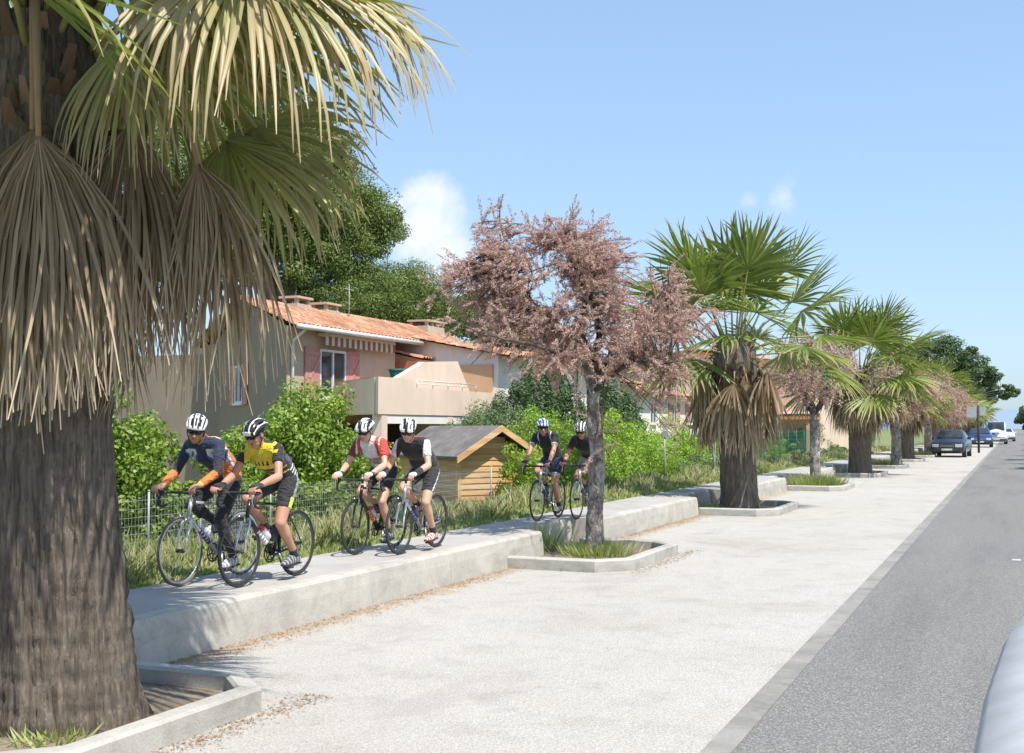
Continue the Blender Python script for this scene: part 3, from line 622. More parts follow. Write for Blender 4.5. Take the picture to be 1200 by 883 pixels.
def tree(name,loc,trunk_pts,tr,blobs,n,L,W,mat,label,cat,seed,group=None,barkm='bark',limbs=True):
    r=np.random.default_rng(seed); e=empty(name,loc); tag(e,label,cat,group); mb=MB()
    tp=[Vector(p) for p in trunk_pts]; mb.tube(tp,[tr*(1-.4*i/(len(tp)-1)) for i in range(len(tp))],12); mb.build('trunk',M[barkm],e)
    if limbs:
        lb=MB()
        for b in blobs:
            for q in range(2):
                t=Vector(b[0])+Vector(r.normal(0,.25,3))*min(b[1]); s=tp[-1].lerp(tp[-2],r.uniform(0,.5))
                lb.tube([s,s.lerp(t,.5)+Vector((0,0,-.08*(t-s).length)),t],[tr*.42,tr*.3,tr*.1],7)
        lb.build('limbs',M[barkm],e)
    crown_mesh('crown',blobs,n,L,W,mat,e,r); return e
# blue-green cypress-like conifers between house and hedge
tree('conifer_tree',(-13.2,29.3,-.3),[(0,0,0),(0,0,1.5)],.10,[((0,0,1.6),(1.2,1.3,1.0),2),((.3,-.9,1.3),(.9,.9,.8),1.2),((-.1,1.2,2.0),(1.2,1.3,1.1),2),((0,0,.8),(1.2,1.8,.8),1)],26000,.10,.035,M['olive'],'grey green feathery conifer rising behind the wooden shed roof','conifer',60)
tree('conifer_tree',(-13.6,34.5,-.35),[(0,0,0),(0,0,2.5)],.13,[((0,-.8,2.2),(1.1,1.2,1.9),2),((0,.8,2.7),(1.1,1.3,2.0),2.4),((0,2.2,2.0),(1.0,1.2,1.6),1.5)],34000,.12,.05,M['conifer'],'dark green conifer behind the riders in blue helmets','conifer',61)
tree('conifer_tree',(-13.5,41.5,-.35),[(0,0,0),(0,0,2.5)],.13,[((0,0,2.3),(1.1,1.4,2.0),2),((0,1.9,1.8),(1.0,1.3,1.4),1.5)],20000,.14,.06,M['conifer'],'dark conifer just right of the near tamarisk trunk','conifer',62)
# stone pines beyond the house
pc=at_x(330,250,-30)
def rp(x,y,X,base): v=at_x(x,y,X); return tuple(v-Vector(base))
B=(-31,46,-.4)
tree('stone_pine',B,[(0,0,-.2),(.3,.2,3.5),(-.1,.6,7.5)],.38,[(rp(235,215,-31,B),(3,3.6,3.2),2),(rp(300,150,-31,B),(3,3.8,3.0),2),(rp(345,230,-31,B),(3,3.6,2.6),2.3),(rp(405,250,-31,B),(2.6,3.4,2.2),2.2),(rp(330,300,-31,B),(2.5,3.2,1.6),1.5),(rp(390,300,-31,B),(2.2,2.6,1.3),1),(rp(180,160,-31,B),(3,3.4,3.0),1.5),(rp(250,90,-31,B),(3,3.2,2.6),1.5),(rp(355,180,-31,B),(2.5,3.0,2.2),2.2),(rp(310,220,-31,B),(3,3.4,3.0),2),(rp(425,262,-31,B),(2.0,2.6,1.8),1.5),(rp(360,265,-31,B),(2.8,3.2,2.4),2),(rp(230,300,-31,B),(2.4,2.8,1.6),1)],240000,.20,.06,M['pine'],'big stone pine behind the hanging fronds, its round crown against the sky','pine tree',63)
B=(-30,60,-.4)
tree('stone_pine',B,[(0,0,-.2),(.2,.1,4),(0,.3,7)],.33,[(rp(432,350,-30,B),(2.6,4.4,1.7),2),(rp(468,347,-30,B),(2.6,4.6,1.8),2.2),(rp(500,362,-30,B),(2.3,4.0,1.4),1.5),(rp(400,358,-30,B),(2.2,3.6,1.2),1.2),(rp(450,372,-30,B),(2.4,5,1.2),1.5)],110000,.17,.045,M['pine'],'spreading stone pine behind the orange tiled roof','pine tree',64)
B=(-33,84,-.4)
tree('stone_pine',B,[(0,0,-.2),(.2,.1,4),(0,.3,7)],.33,[(rp(585,385,-33,B),(3,6,1.7),2),(rp(560,372,-33,B),(2.6,4.6,1.8),1.2),(rp(620,395,-33,B),(2.6,6,1.5),1.2)],26000,.34,.10,M['pine'],'distant stone pine seen through the near tamarisk crown','pine tree',65)
B=(-9,150,-.2)
tree('stone_pine',B,[(0,0,-.2),(.2,.1,5),(0,.3,8)],.4,[((1.5,0,10.3),(4.4,4,2.4),2.2),((-3,-1,9.6),(4,4,2.6),1.8),((5.2,0,8.3),(2.6,3,1.7),1.3),((8.0,3,6.4),(1.9,2.4,1.1),.8),((0,0,7.6),(5,4,1.8),1.8)],42000,.42,.14,M['conifer'],'dark pine towering over the far end of the palm row','pine tree',66)
B=(-7,205,-.2)
tree('stone_pine',B,[(0,0,-.2),(.2,.1,4),(0,.3,7)],.35,[((0,0,8),(3.4,4,2.2),2),((3.2,0,6.8),(2.0,2.4,1.4),1),((-3,2,7),(2.4,3,1.8),1)],18000,.5,.16,M['conifer'],'small far pine just left of the street lamp arm','pine tree',67)
# roadside trees on the right, beyond the frame edge; their shade crosses the road
for i,(x,y) in enumerate(((4.6,60.5),(5.6,67.5),(5.0,77),(5.4,89))):
    tree('roadside_tree',(x,y,0),[(0,0,0),(.05,0,2.6),(0,.1,4.6)],.16,[((0,0,7.0),(2.0,2.2,1.9),2),((.4,.8,5.8),(1.7,1.8,1.4),1)],7000,.22,.12,M['bush'],'roadside tree on the right, just outside the picture, shading the road','street tree',70+i,'shade trees along the right side of the road')
B=(8,400,0)
tree('roadside_tree',B,[(0,0,0),(0,0,6)],.4,[((-2,0,7),(5,6,5),2),((3,0,6),(5,6,4),1),((-3,2,4),(4,5,3),1)],9000,.9,.5,M['conifer'],'dark far tree at the right end of the road','street tree',75)
# distant hill, haze painted into its blue colour
m=MB(); vs=[];N_=60; rr=random.Random(4)
for i in range(N_+1):
    x=-1500+i*60; h=max(0,84*math.exp(-((x-350)/420)**2)+40*math.exp(-((x+250)/240)**2)+10*math.sin(i*.9)+6*math.sin(i*2.3))
    for j,(yy,k) in enumerate(((3300,-.02),(3500,.55),(3700,1),(3950,.4))): vs.append((x,yy,h*k if k>0 else -3))
fs=[]
for i in range(N_):
    for j in range(3): a=i*4+j; fs.append((a,a+4,a+5,a+1))
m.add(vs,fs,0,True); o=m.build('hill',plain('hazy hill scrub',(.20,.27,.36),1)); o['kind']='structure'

# grasses (stuff)
def blades(name,n,xr,yr,hr,mat,seed,wd=.012,lean=.35,dens=None,zf=gz,clump=0):
    r=np.random.default_rng(seed); x=r.uniform(*xr,n); y=yr[0]+(yr[1]-yr[0])*r.uniform(0,1,n)**(1.7 if dens is None else dens)
    if clump:
        k=r.integers(0,clump,n); cx=r.uniform(*xr,clump)[k]; cy=(yr[0]+(yr[1]-yr[0])*r.uniform(0,1,clump)**1.6)[k]; x=cx+r.normal(0,.12,n); y=cy+r.normal(0,.2,n)
    z=np.interp(x,[-4000,-40,-14,-11.2,-9.2,-8.0,-7.7],[-.42,-.42,-.35,0,.28,.385,.385]) if zf is gz else np.full(n,zf)
    pn=np.sin(x*2.1+y*.9)+np.sin(y*2.7+1)+np.sin(x*5+y*1.3)
    h=r.uniform(*hr,n)*(1+.22*pn); h*=np.clip((-7.68-x)/.5,.35,1) if zf is gz else 1
    a=r.uniform(0,2*PI,n); wv=wd*(1+y*.03)
    dx=np.cos(a)*wv;dy=np.sin(a)*wv; lx=r.normal(0,lean,n)*h;ly=r.normal(0,lean,n)*h
    b=np.stack([x,y,z],1); s=np.stack([dx,dy,0*dx],1); t=np.stack([lx,ly,h],1)
    m1=b+t*.55*np.array([.6,.6,1.1])
    V=np.stack([b-s,b+s,m1+s*.7,b+t,m1-s*.7],1).reshape(-1,3)
    idx=np.arange(n)*5; me=bpy.data.meshes.new(name)
    Q1=np.stack([idx,idx+1,idx+2,idx+4],1); 
    # quads plus tip as thin quads
    Q2=np.stack([idx+4,idx+2,idx+3,idx+3],1)
    # use triangle fan via 5-gon
    Q=np.stack([idx,idx+1,idx+2,idx+3,idx+4],1)
    o=np_mesh(name,V,Q,mat); o['kind']='stuff'; return o
blades('verge_grass',80000,(-9.7,-7.74),(7.5,75),(.08,.27),M['grass'],81)
blades('meadow_grass',26000,(-15,-9.5),(10,80),(.15,.4),M['grass'],82,.016)
blades('dry_verge_grass',13000,(-9.6,-7.9),(9,90),(.15,.42),M['straw'],83,.007,.25)
blades('tall_verge_weeds',9000,(-9.9,-8.5),(9,60),(.18,.38),M['grass'],84,.014,.25,clump=110)
def tuft(x,y,n,h,seed,sp=.3,mat='grass'):
    r=np.random.default_rng(seed); p=r.normal(0,1,(n,2))*sp
    a=r.uniform(0,2*PI,n); hh=r.uniform(.4,1,n)*h; out=np.stack([p[:,0],p[:,1]],1)/(sp*2.2)
    b=np.stack([x+p[:,0],y+p[:,1],np.full(n,.05)],1); s=np.stack([np.cos(a),np.sin(a),0*a],1)*.009; t=np.stack([out[:,0]*hh*.6+r.normal(0,.05,n),out[:,1]*hh*.6+r.normal(0,.05,n),hh],1)
    V=np.stack([b-s,b+s,b+t*.55+s*.7,b+t,b+t*.55-s*.7],1).reshape(-1,3); i=np.arange(n)*5
    o=np_mesh('planter_weeds',V,np.stack([i,i+1,i+2,i+3,i+4],1),M[mat]); o['kind']='stuff'; return o
tuft(-5.75,17.0,1100,.24,1,.22); tuft(-6.8,17.3,220,.5,2,.12); tuft(-5.84,38.9,2200,.5,3,.34); tuft(-5.8,61,900,.5,4,.35); tuft(-5.8,84,700,.5,5,.35)
tuft(-5.38,5.6,110,.10,6,.12); tuft(-6.9,6.6,300,.3,7,.2); tuft(-6.85,27.4,200,.2,8,.3)
# fallen flowers and dry needles swept along the wall foot and kerbs
r=np.random.default_rng(9); n=5200; x=-6.43+np.abs(r.normal(0,.16,n)); y=r.uniform(7.6,26,n)
c2=r.random(n)<.25; x=np.where(c2,r.normal(-4.66,.09,n),x); y=np.where(c2,np.where(r.random(n)<.5,r.uniform(5.4,7.5,n),r.uniform(15.4,18.6,n)),y)
inb=(~c2)&(((y>15.1)&(y<18.4))); x=np.where(inb,x+r.uniform(-.3,1.2,n),x); zz=np.where(inb,.058,.012)
D=runit(n,r); D[:,2]*=.15; D/=np.linalg.norm(D,axis=1,keepdims=True); Nn=np.tile([0,0,1.],(n,1))+r.normal(0,.3,(n,3))
V,Q=leaf_quads(np.stack([x,y,zz],1),D,Nn,.035*r.uniform(.5,1.5,n),.010); o=np_mesh('leaf_litter',V,Q,M['litter']); o['kind']='stuff'

# ------------------------------------------------------------------ house
def plaster(name,c,var=.06):
    m,nt,b=new_mat(name); n=noise(nt,1.1,5,coords(nt,'Object',(1,1,.5)),.6); r=ramp(nt,[(.3,[x*(1-var*2) for x in c]),(.65,[min(1,x*(1+var)) for x in c])]); nt.links.new(n.outputs[0],r.inputs[0])
    nt.links.new(r.outputs[0],b.inputs['Base Color']); b.inputs['Roughness'].default_value=.92; bump(nt,b,noise(nt,45,3,coords(nt)).outputs[0],.35,.01); return m
M['beige']=plaster('beige render',(.52,.40,.31)); M['cream']=plaster('cream render',(.72,.57,.45)); M['white']=plaster('white render',(.76,.71,.65)); M['pinkw']=plaster('salmon render',(.55,.31,.22)); M['orangew']=plaster('orange render',(.58,.38,.22))
M['shaded_beige']=plaster('shaded beige render',(.27,.215,.165)); M['shut']=plain('faded pink shutter paint',(.52,.24,.20),.7); M['tile']=None  # first one: beige darkened so gable end and wing carry painted shade
def tilemat():
    m,nt,b=new_mat('clay roof tiles'); c=coords(nt,'Object',(2.6,4.2,1)); v=nt.nodes.new('ShaderNodeTexVoronoi'); v.inputs['Scale'].default_value=1; nt.links.new(c,v.inputs['Vector'])
    s=nt.nodes.new('ShaderNodeSeparateColor'); nt.links.new(v.outputs['Color'],s.inputs[0])
    r=ramp(nt,[(0,(.34,.15,.085)),(.5,(.48,.235,.135)),(.85,(.56,.31,.19)),(1,(.52,.38,.27))]); nt.links.new(s.outputs[0],r.inputs[0])
    n=noise(nt,.7,5,coords(nt)); r2=ramp(nt,[(.3,(.72,.72,.72)),(.6,(1,1,1))]); nt.links.new(n.outputs[0],r2.inputs[0])
    nt.links.new(mix(nt,1,r.outputs[0],r2.outputs[0],'MULTIPLY'),b.inputs['Base Color']); b.inputs['Roughness'].default_value=.9; return m
M['tile']=tilemat()
M['frame']=plain('white window frame',(.72,.72,.70),.4); 
def glassm():
    m,nt,b=new_mat('window glass'); b.inputs['Base Color'].default_value=(.035,.045,.055,1); b.inputs['Roughness'].default_value=.06; b.inputs['Specular IOR Level'].default_value=.9; return m
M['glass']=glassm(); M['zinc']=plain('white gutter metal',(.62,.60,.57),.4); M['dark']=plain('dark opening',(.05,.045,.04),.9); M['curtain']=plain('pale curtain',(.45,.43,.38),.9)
M['green']=plain('green plastic',(.03,.22,.15),.5); M['galv']=plain('galvanised steel',(.30,.31,.31),.5,.3); M['greensteel']=plain('dark green fence steel',(.02,.13,.08),.5)
M['red']=plain('terracotta fascia',(.42,.14,.09),.6)
def tiled(mb,x0,z0,x1,z1,y0,y1,pitch=.24,amp=.045,skew=0,rows=.38,mi=0):
    """barrel tiled slope from eave (x0,z0) to ridge (x1,z1), running y0..y1; skew shifts the ridge start"""
    n=int((y1-y0)/pitch)*6; k=max(2,int(math.hypot(x1-x0,z1-z0)/rows)); vs=[]; ln=math.hypot(x1-x0,z1-z0); nx,nz_=-(z1-z0)/ln,(x1-x0)/ln
    if nz_<0: nx,nz_=-nx,-nz_
    rowsl=[]
    for j in range(k):
        rowsl+= [(j/k,.018),((j+1)/k,-.0)]
    for t,lift in rowsl:
        for i in range(n+1):
            y=y0+(y1-y0)*i/n+skew*t*(1-i/n); h=amp*(abs(math.sin(PI*i/6))**.7*2-1)+lift
            vs.append((x0+(x1-x0)*t+nx*h,y,z0+(z1-z0)*t+nz_*h))
    fs=[]; w_=n+1
    for j in range(len(rowsl)-1):
        for i in range(n): a=j*w_+i; fs.append((a,a+1,a+w_+1,a+w_))
    mb.add(vs,fs,mi,True)
    # underside board closes the slope
    mb.add([(x0,y0,z0-.09),(x0,y1,z0-.09),(x1,y1,z1-.09),(x1,y0+skew,z1-.09)],[(0,3,2,1)],mi)
def prism_y(mb,poly,z0,z1,mi=0):
    n=len(poly); vs=[(x,y,z0) for x,y in poly]+[(x,y,z1) for x,y in poly]
    mb.add(vs,[tuple(range(n))[::-1],tuple(range(n,2*n))]+[(i,(i+1)%n,n+(i+1)%n,n+i) for i in range(n)],mi)
def window(parent,T,w_,h,cols=2,shutters=False,curtain=True,name='window'):
    """window in local frame: x along wall, y outward, z up, origin at bottom centre"""
    mb=MB(); f=.07
    mb.box(-w_/2,w_/2,-.04,.05,0,f,0,T); mb.box(-w_/2,w_/2,-.04,.05,h-f,h,0,T)
    for i in range(cols+1):
        x=-w_/2+f/2+(w_-f)*i/cols; mb.box(x-f/2,x+f/2,-.038,.052,f,h-f,0,T)
    fr=mb.build(name,M['frame'],parent)
    g=MB(); g.box(-w_/2+f,w_/2-f,-.012,0,f,h-f,0,T); g.build('pane',M['glass'],fr)
    s=MB(); s.box(-w_/2-.06,w_/2+.06,-.02,.11,-.07,-.002,0,T); s.build('sill',M['white'],fr)
    if shutters:
        for sg in (-1,1):
            m2=MB(); x0=sg*(w_/2+.03); x1=sg*(w_/2+.03+w_*.52); a,b=min(x0,x1),max(x0,x1)
            for q in range(5): xa=a+(b-a)*q/5; m2.box(xa+.004,xa+(b-a)/5-.004,.02,.06,-.05,h+.03,0,T)
            for zz_ in (.18,h-.22): m2.box(a,b,.058,.085,zz_,zz_+.1,0,T)
            L_=math.hypot(b-a,h-.5); A=math.atan2(h-.5,(b-a)); R_=T@Matrix.Translation((a,0,.26))@Matrix.Rotation(-A if sg>0 else -A,4,'Y'); m2.box(0.03,L_-.03,.059,.082,-.045,.045,0,R_)
            m2.build('shutter',M['shut'],fr)
    return fr
HX,HY=-19.5,29.6; GZ=-.42; EZ=4.95
hs=empty('villa',(HX,HY,GZ)); tag(hs,'beige two storey villa with orange tiled roof, pink shutters and a wide balcony','house')
HB=Vector((HX,HY,GZ))
class HMB(MB):
    def build(s,name,mats,parent=None,smooth=None):
        s.v=[(a-HB.x,b-HB.y,c-HB.z) for a,b,c in s.v]; return MB.build(s,name,mats,parent,smooth)
g=Vector((-.77,.64)); GE=Vector((HX,HY))+g*8.5; GM=Vector((HX,HY))+g*4.6
Y2=36.2; Y3=47.0
m=HMB(); prism_y(m,[(HX,HY),(HX,Y2),(HX-1.5,Y2),(HX-8.5,Y2),(GE.x,GE.y)],GZ,EZ-.02)
m.build('wall',M['beige'],hs)
m=HMB(); ng=Vector((-.64,-.77))*.03; WE=GE+g*9; prism_y(m,[(GE.x+.3,GE.y-.2),(GE.x-6,GE.y-.2),(WE.x-6,WE.y),(WE.x,WE.y)],GZ,EZ-.4)
# gable end skin, 3 cm proud of the wall behind it
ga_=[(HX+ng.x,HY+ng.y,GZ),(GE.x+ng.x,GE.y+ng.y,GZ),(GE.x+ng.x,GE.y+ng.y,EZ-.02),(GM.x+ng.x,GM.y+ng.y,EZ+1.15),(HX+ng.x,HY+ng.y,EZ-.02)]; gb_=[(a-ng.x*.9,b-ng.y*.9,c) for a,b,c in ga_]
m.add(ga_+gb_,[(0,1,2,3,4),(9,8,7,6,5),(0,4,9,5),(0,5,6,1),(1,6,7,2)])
m.build('gable_wall',M['shaded_beige'],hs)
m=HMB(); prism_y(m,[(HX-1.5,Y2+.003),(HX-1.5,Y3),(HX-8,Y3),(HX-8,Y2+.003)],GZ,EZ+.12); m.build('recessed_wall',M['pinkw'],hs)
m=HMB(); prism_y(m,[(-16.12,37.3),(-16.12,51),(HX-8,51),(HX-8,Y3+.003),(HX-1.49,Y3+.003),(HX-1.49,37.3)],GZ,4.45); m.add([(-16.12,37.302,4.45),(HX-1.48,37.302,4.45),(HX-1.48,37.302,5.36)],[(0,1,2)]); m.build('wall_wing',M['white'],hs)
m=HMB(); m.box(HX-1.45,-16.3,37.22,37.297,2.6,4.1); m.build('wall_panel',M['orangew'],hs)
m=HMB(); tiled(m,HX+.55,EZ-.02,HX-3.9,EZ+1.32,HY-.35,Y2+.9,skew=3.1); tiled(m,HX-.95,EZ+.02,HX-3.9,EZ+1.32,Y2+.9,Y3+.2); tiled(m,GE.x-1.2,EZ-.02,HX-3.9,EZ+1.32,HY+5.6,Y3,skew=-2.7)
tiled(m,-15.6,4.42,HX-1.2,5.42,37.0,51.4)
o=m.build('roof',M['tile'],hs)
cps=((347,360,-23.0),(381,367,-23.0),(500,386,-23.0))
for i,(px,py,X) in enumerate(cps):
    c=at_x(px,py,X); cz=c.z-.02; k=HMB(); w2=.34 if i<2 else .45; l2=.45 if i<2 else .8
    k.box(c.x-w2,c.x+w2,c.y-l2,c.y+l2,cz-.6,cz+.10)
    for a in (-1,1):
        for q in range(2 if i<2 else 4):
            n_=2 if i<2 else 4; yy=c.y-l2+.1+(2*l2-.2)*q/(n_-1); k.box(c.x+a*(w2-.09)-.06,c.x+a*(w2-.09)+.06,yy-.06,yy+.06,cz+.102,cz+.28)
    k.box(c.x-w2-.05,c.x+w2+.05,c.y-l2-.05,c.y+l2+.05,cz+.282,cz+.36); k.build('chimney',M['beige'],o)
a=at_x(409,380,-23); k=HMB(); k.tube([(a.x,a.y,a.z-.3),(a.x,a.y,a.z+1.5)],.02,6); k.tube([(a.x,a.y-.35,a.z+1.3),(a.x,a.y+.35,a.z+1.3)],.012,5); k.build('antenna',M['galv'],o)
m=HMB(); m.tube([(HX+.62,HY-.4,EZ-.08),(HX+.62,Y2+.9,EZ-.08)],.075,8); m.tube([(HX+.6,HY+.1,EZ-.1),(HX+.12,HY+.15,EZ-.45),(HX+.09,HY+.15,EZ-.7),(HX+.09,HY+.15,.1)],.045,8); m.build('gutter_pipe',M['zinc'],hs)
# scalloped awning rolled under the eave
m=HMB(); n=26
for i in range(n):
    y=HY+1.6+i*.17; m.box(HX+.30,HX+.325,y,y+.155,EZ-.50,EZ-.22,i%2)
m.box(HX+.05,HX+.33,HY+1.55,HY+1.6+n*.17,EZ-.22,EZ-.12,0); m.build('awning',[plain('awning cream stripe',(.62,.55,.45),.9),plain('awning brown stripe',(.26,.12,.08),.9)],hs)
def wallT(x,y,z,ang): return Matrix.Translation(Vector((x,y,z))-HB)@Matrix.Rotation(ang,4,'Z')
c=at_x(389,449,HX); TW=wallT(HX,c.y,2.95,R(-90)); TW=wallT(HX,c.y,2.75,-PI/2)
# local x along -Y, local y outward (+X)
TW=Matrix.Translation(Vector((HX+.003,c.y,2.85))-HB)@Matrix(((0,1,0,0),(1,0,0,0),(0,0,1,0),(0,0,0,1)))
window(hs,TW,1.55,1.5,2,True)
# gable windows
for px,zb in ((195,2.75),(282,2.75)):
    d=P(px,450,1)-CAM; # intersect gable plane
    nrm=Vector((-.64,-.77,0)); t=(Vector((HX,HY,0))-CAM).dot(nrm)/d.dot(nrm); q=CAM+d*t
    ux=Vector((-.77,.64,0)); T=Matrix(((ux.x,nrm.x,0,q.x-HB.x+nrm.x*.036),(ux.y,nrm.y,0,q.y-HB.y+nrm.y*.036),(0,0,1,zb-HB.z),(0,0,0,1)))
    window(hs,T,1.0,1.25,2,px>250)
# loggia: lower tiled porch roof, doors, posts
m=HMB(); tiled(m,HX+1.0,EZ-.62,HX-1.45,EZ-.05,Y2+.15,37.2+3.2,.2,.035); m.build('porch_roof',M['tile'],hs)
m=HMB(); m.box(HX+.85,HX+.93,Y2+.15,37.2+3.2,EZ-.98,EZ-.72); m.box(HX-1.4,HX+.84,Y2+.16,Y2+.22,EZ-.98,EZ-.72); m.build('fascia',M['red'],hs)
m=HMB(); m.box(HX-1.49,HX-1.44,Y2+.5,Y2+1.6,2.6,4.35); m.build('pink_door',M['shut'],hs)
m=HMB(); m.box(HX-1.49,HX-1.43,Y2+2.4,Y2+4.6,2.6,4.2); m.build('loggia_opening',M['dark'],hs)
m=HMB(); m.tube([(HX+.85,Y2+3.9,2.5),(HX+.85,Y2+3.9,EZ-.9)],.05,8); m.build('porch_post',M['zinc'],hs)
# balcony: parapet with oblique return, slab, columns, railing
BX=-16.2; BY=29.1; zt_,zb_=3.36,2.32
r0=Vector((BX,BY)); r1=r0+Vector((-.73,.68))*4.7
m=HMB()
prism_y(m,[(BX,BY),(BX,31.3),(BX-.2,31.3),(BX-.2,BY+.15),(r1.x,r1.y+.22),(r1.x,r1.y)],zb_,zt_)
m.box(BX-.2,BX,31.302,37.29,zb_,zt_-.24); m.build('balcony_parapet',M['cream'],hs)
m=HMB(); prism_y(m,[(BX-.21,BY+.3),(BX-.21,37.28),(HX-1.4,37.28),(HX-1.4,Y2+.02),(HX+.005,Y2+.02),(HX+.005,r1.y+.5)],zb_+.02,zb_+.24); m.build('balcony_slab',M['beige'],hs)
m=HMB(); P4=[(31.3,3.42),(33.0,3.98),(35.4,4.12),(36.6,2.9),(36.6,2.6),(31.3,2.6)]; X4=-16.75
m.add([(X4,y,z) for y,z in P4]+[(X4-.2,y,z) for y,z in P4],[(0,1,2,3,4,5),(11,10,9,8,7,6)]+[(q,q+6,(q+1)%6+6,(q+1)%6) for q in range(6)]); m.build('terrace_screen',M['cream'],hs)
m=HMB()
m.tube([(BX+.02,31.4,zt_-.02),(BX+.02,35.6,zt_-.02)],.018,6); m.tube([(BX+.02,31.4,zt_-.12),(BX+.02,35.6,zt_-.12)],.012,6)
for i in range(5): y=31.4+i*1.05; m.tube([(BX+.02,y,zt_-.22),(BX+.02,y,zt_-.02)],.014,6)
m.build('railing',M['zinc'],hs)
for y in (29.35,33.6):
    m=HMB(); m.box(BX-.32,BX-.02,y,y+.32,GZ,zb_-.002); m.build('column',M['cream'],hs)
m=HMB(); m.box(BX-.3,BX-.03,29.68,37.28,zb_-.26,zb_-.004); m.build('balcony_beam',M['white'],hs)
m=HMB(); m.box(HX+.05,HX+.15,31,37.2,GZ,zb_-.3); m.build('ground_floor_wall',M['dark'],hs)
# bucket on the terrace wall
q=at_x(467,438,-17.3); e=empty('planter_pot',(q.x,q.y,2.56)); tag(e,'green plastic pot standing on the villa balcony','plant pot')
m=MB(); m.tube([(0,0,0),(0,0,.9),(0,0,1.15)],[.20,.24,.30],14); m.build('stand_pot',M['green'],e); m=MB(); m.disc((0,0,1.15),.26,.32,(0,0,1),.05); m.build('rim',M['green'],e)

def block(name,loc,label,x0,x1,y0,y1,h,wallm,roofm='tile',win=(),over=.5,rise=1.2,group=None,cat='house'):
    e=empty(name,(x1,y0,GZ)); tag(e,label,cat,group); m=MB(); O=Vector((x1,y0,GZ))
    m.box(x0-x1,0,0,y1-y0,0,h); m.build('wall',M[wallm],e)
    m=MB(); xm=(x0-x1)/2; tiled(m,over,h-.05,xm,h+rise,-over,y1-y0+over,.3,.05,0,.8); tiled(m,x0-x1-over,h-.05,xm,h+rise,-over,y1-y0+over,.3,.05,0,.8); m.build('roof',M[roofm],e)
    m=MB(); m.add([(0,0,h-.06),(x0-x1,0,h-.06),(xm,0,h+rise-.1),],[(0,1,2)]); m.build('gable',M[wallm],e); m=MB(); m.add([(0,y1-y0,h-.06),(x0-x1,y1-y0,h-.06),(xm,y1-y0,h+rise-.1)],[(2,1,0)]); m.build('gable',M[wallm],e)
    for (y,z,w_,hh,shu) in win:
        T=Matrix.Translation((.003,y,z))@Matrix(((0,1,0,0),(1,0,0,0),(0,0,1,0),(0,0,0,1))); window(e,T,w_,hh,2,shu)
    return e
block('house',0,'cream house half hidden behind the near tamarisk crown',-26,-17.5,47.5,58,4.6,'cream',win=((2,3.0,1.2,1.2,True),(6,3.0,1.2,1.2,True),(2,.9,1.2,1.3,False),(6,.9,1.2,1.3,False)))
block('house',0,'white house with tiled roof seen left of the full palm crown',-28,-18.5,62,76,4.3,'white',win=((2.5,2.6,1.2,1.2,False),(7,2.6,1.2,1.2,True),(11,2.6,1.2,1.2,True)))
eb=block('house',0,'cream apartment house with balcony railings behind the green fence',-27,-11.2,77,100,6.3,'cream',win=((3,4.0,1.3,1.4,True),(8,4.0,1.3,1.4,True)))
m=MB(); m.box(-9,.2,-1.5,-.01,3.25,3.42); m.build('balcony_slab',M['white'],eb)
m=MB()
for i in range(60): m.box(-8.95+i*.15,-8.92+i*.15,-1.48,-1.45,3.42,4.4)
m.box(-9,.2,-1.5,-1.43,4.4,4.46); m.build('balcony_railing',M['zinc'],eb)
m=MB(); m.box(-6.4,.3,-5.6,-1.6,2.86,3.04); m.box(-6.3,.2,-5.5,-1.7,2.70,2.855); m.build('canopy',plain('orange canopy timber',(.50,.24,.10),.8),eb)
for x in (-6.2,-3,.1):
    m=MB(); m.box(x-.08,x+.08,-5.5,-5.34,0,2.69); m.build('canopy_post',M['orangew'],eb)
m=MB(); m.box(-4.2,-.6,-.07,-.012,3.44,5.8); m.build('pink_wall_panel',M['pinkw'],eb)
for x in (-7.2,-5.4):
    T=Matrix.Translation((x,-.004,3.5))@Matrix(((1,0,0,0),(0,-1,0,0),(0,0,1,0),(0,0,0,1))); window(eb,T,1.1,1.9,2,False)

# ------------------------------------------------------------------ wooden shed
def woodm():
    m,nt,b=new_mat('pale pine boards'); c=coords(nt); s=nt.nodes.new('ShaderNodeSeparateXYZ'); nt.links.new(c,s.inputs[0])
    fl=nt.nodes.new('ShaderNodeMath'); fl.operation='MULTIPLY'; fl.inputs[1].default_value=7.5; nt.links.new(s.outputs[2],fl.inputs[0])
    f2=nt.nodes.new('ShaderNodeMath'); f2.operation='FLOOR'; nt.links.new(fl.outputs[0],f2.inputs[0]); wn=nt.nodes.new('ShaderNodeTexWhiteNoise'); wn.noise_dimensions='1D'; nt.links.new(f2.outputs[0],wn.inputs['W'])
    r=ramp(nt,[(0,(.50,.28,.11)),(.6,(.60,.37,.17)),(1,(.66,.45,.24))]); nt.links.new(wn.outputs[0],r.inputs[0])
    n=noise(nt,1,6,coords(nt,'Object',(2,2,30)),.6,.4); r2=ramp(nt,[(.3,(.75,.72,.68)),(.6,(1,1,1))]); nt.links.new(n.outputs[0],r2.inputs[0])
    nt.links.new(mix(nt,1,r.outputs[0],r2.outputs[0],'MULTIPLY'),b.inputs['Base Color']); b.inputs['Roughness'].default_value=.75; return m
M['wood']=woodm()
ap=P(579,504.5,28.2); sn=Vector((.83,-.56,0)); su=Vector((.56,.83,0))  # gable normal; along gable (towards +x+y)
e=empty('garden_shed',(ap.x,ap.y,-.3)); tag(e,'small wooden garden shed with a grey felt gable roof','shed')
e.rotation_euler.z=math.atan2(su.y,su.x)    # local x along gable, local -y = gable normal
Wd,Ld,ez,az=1.95,3.0,1.62,2.20
bd=MB(); nb=13
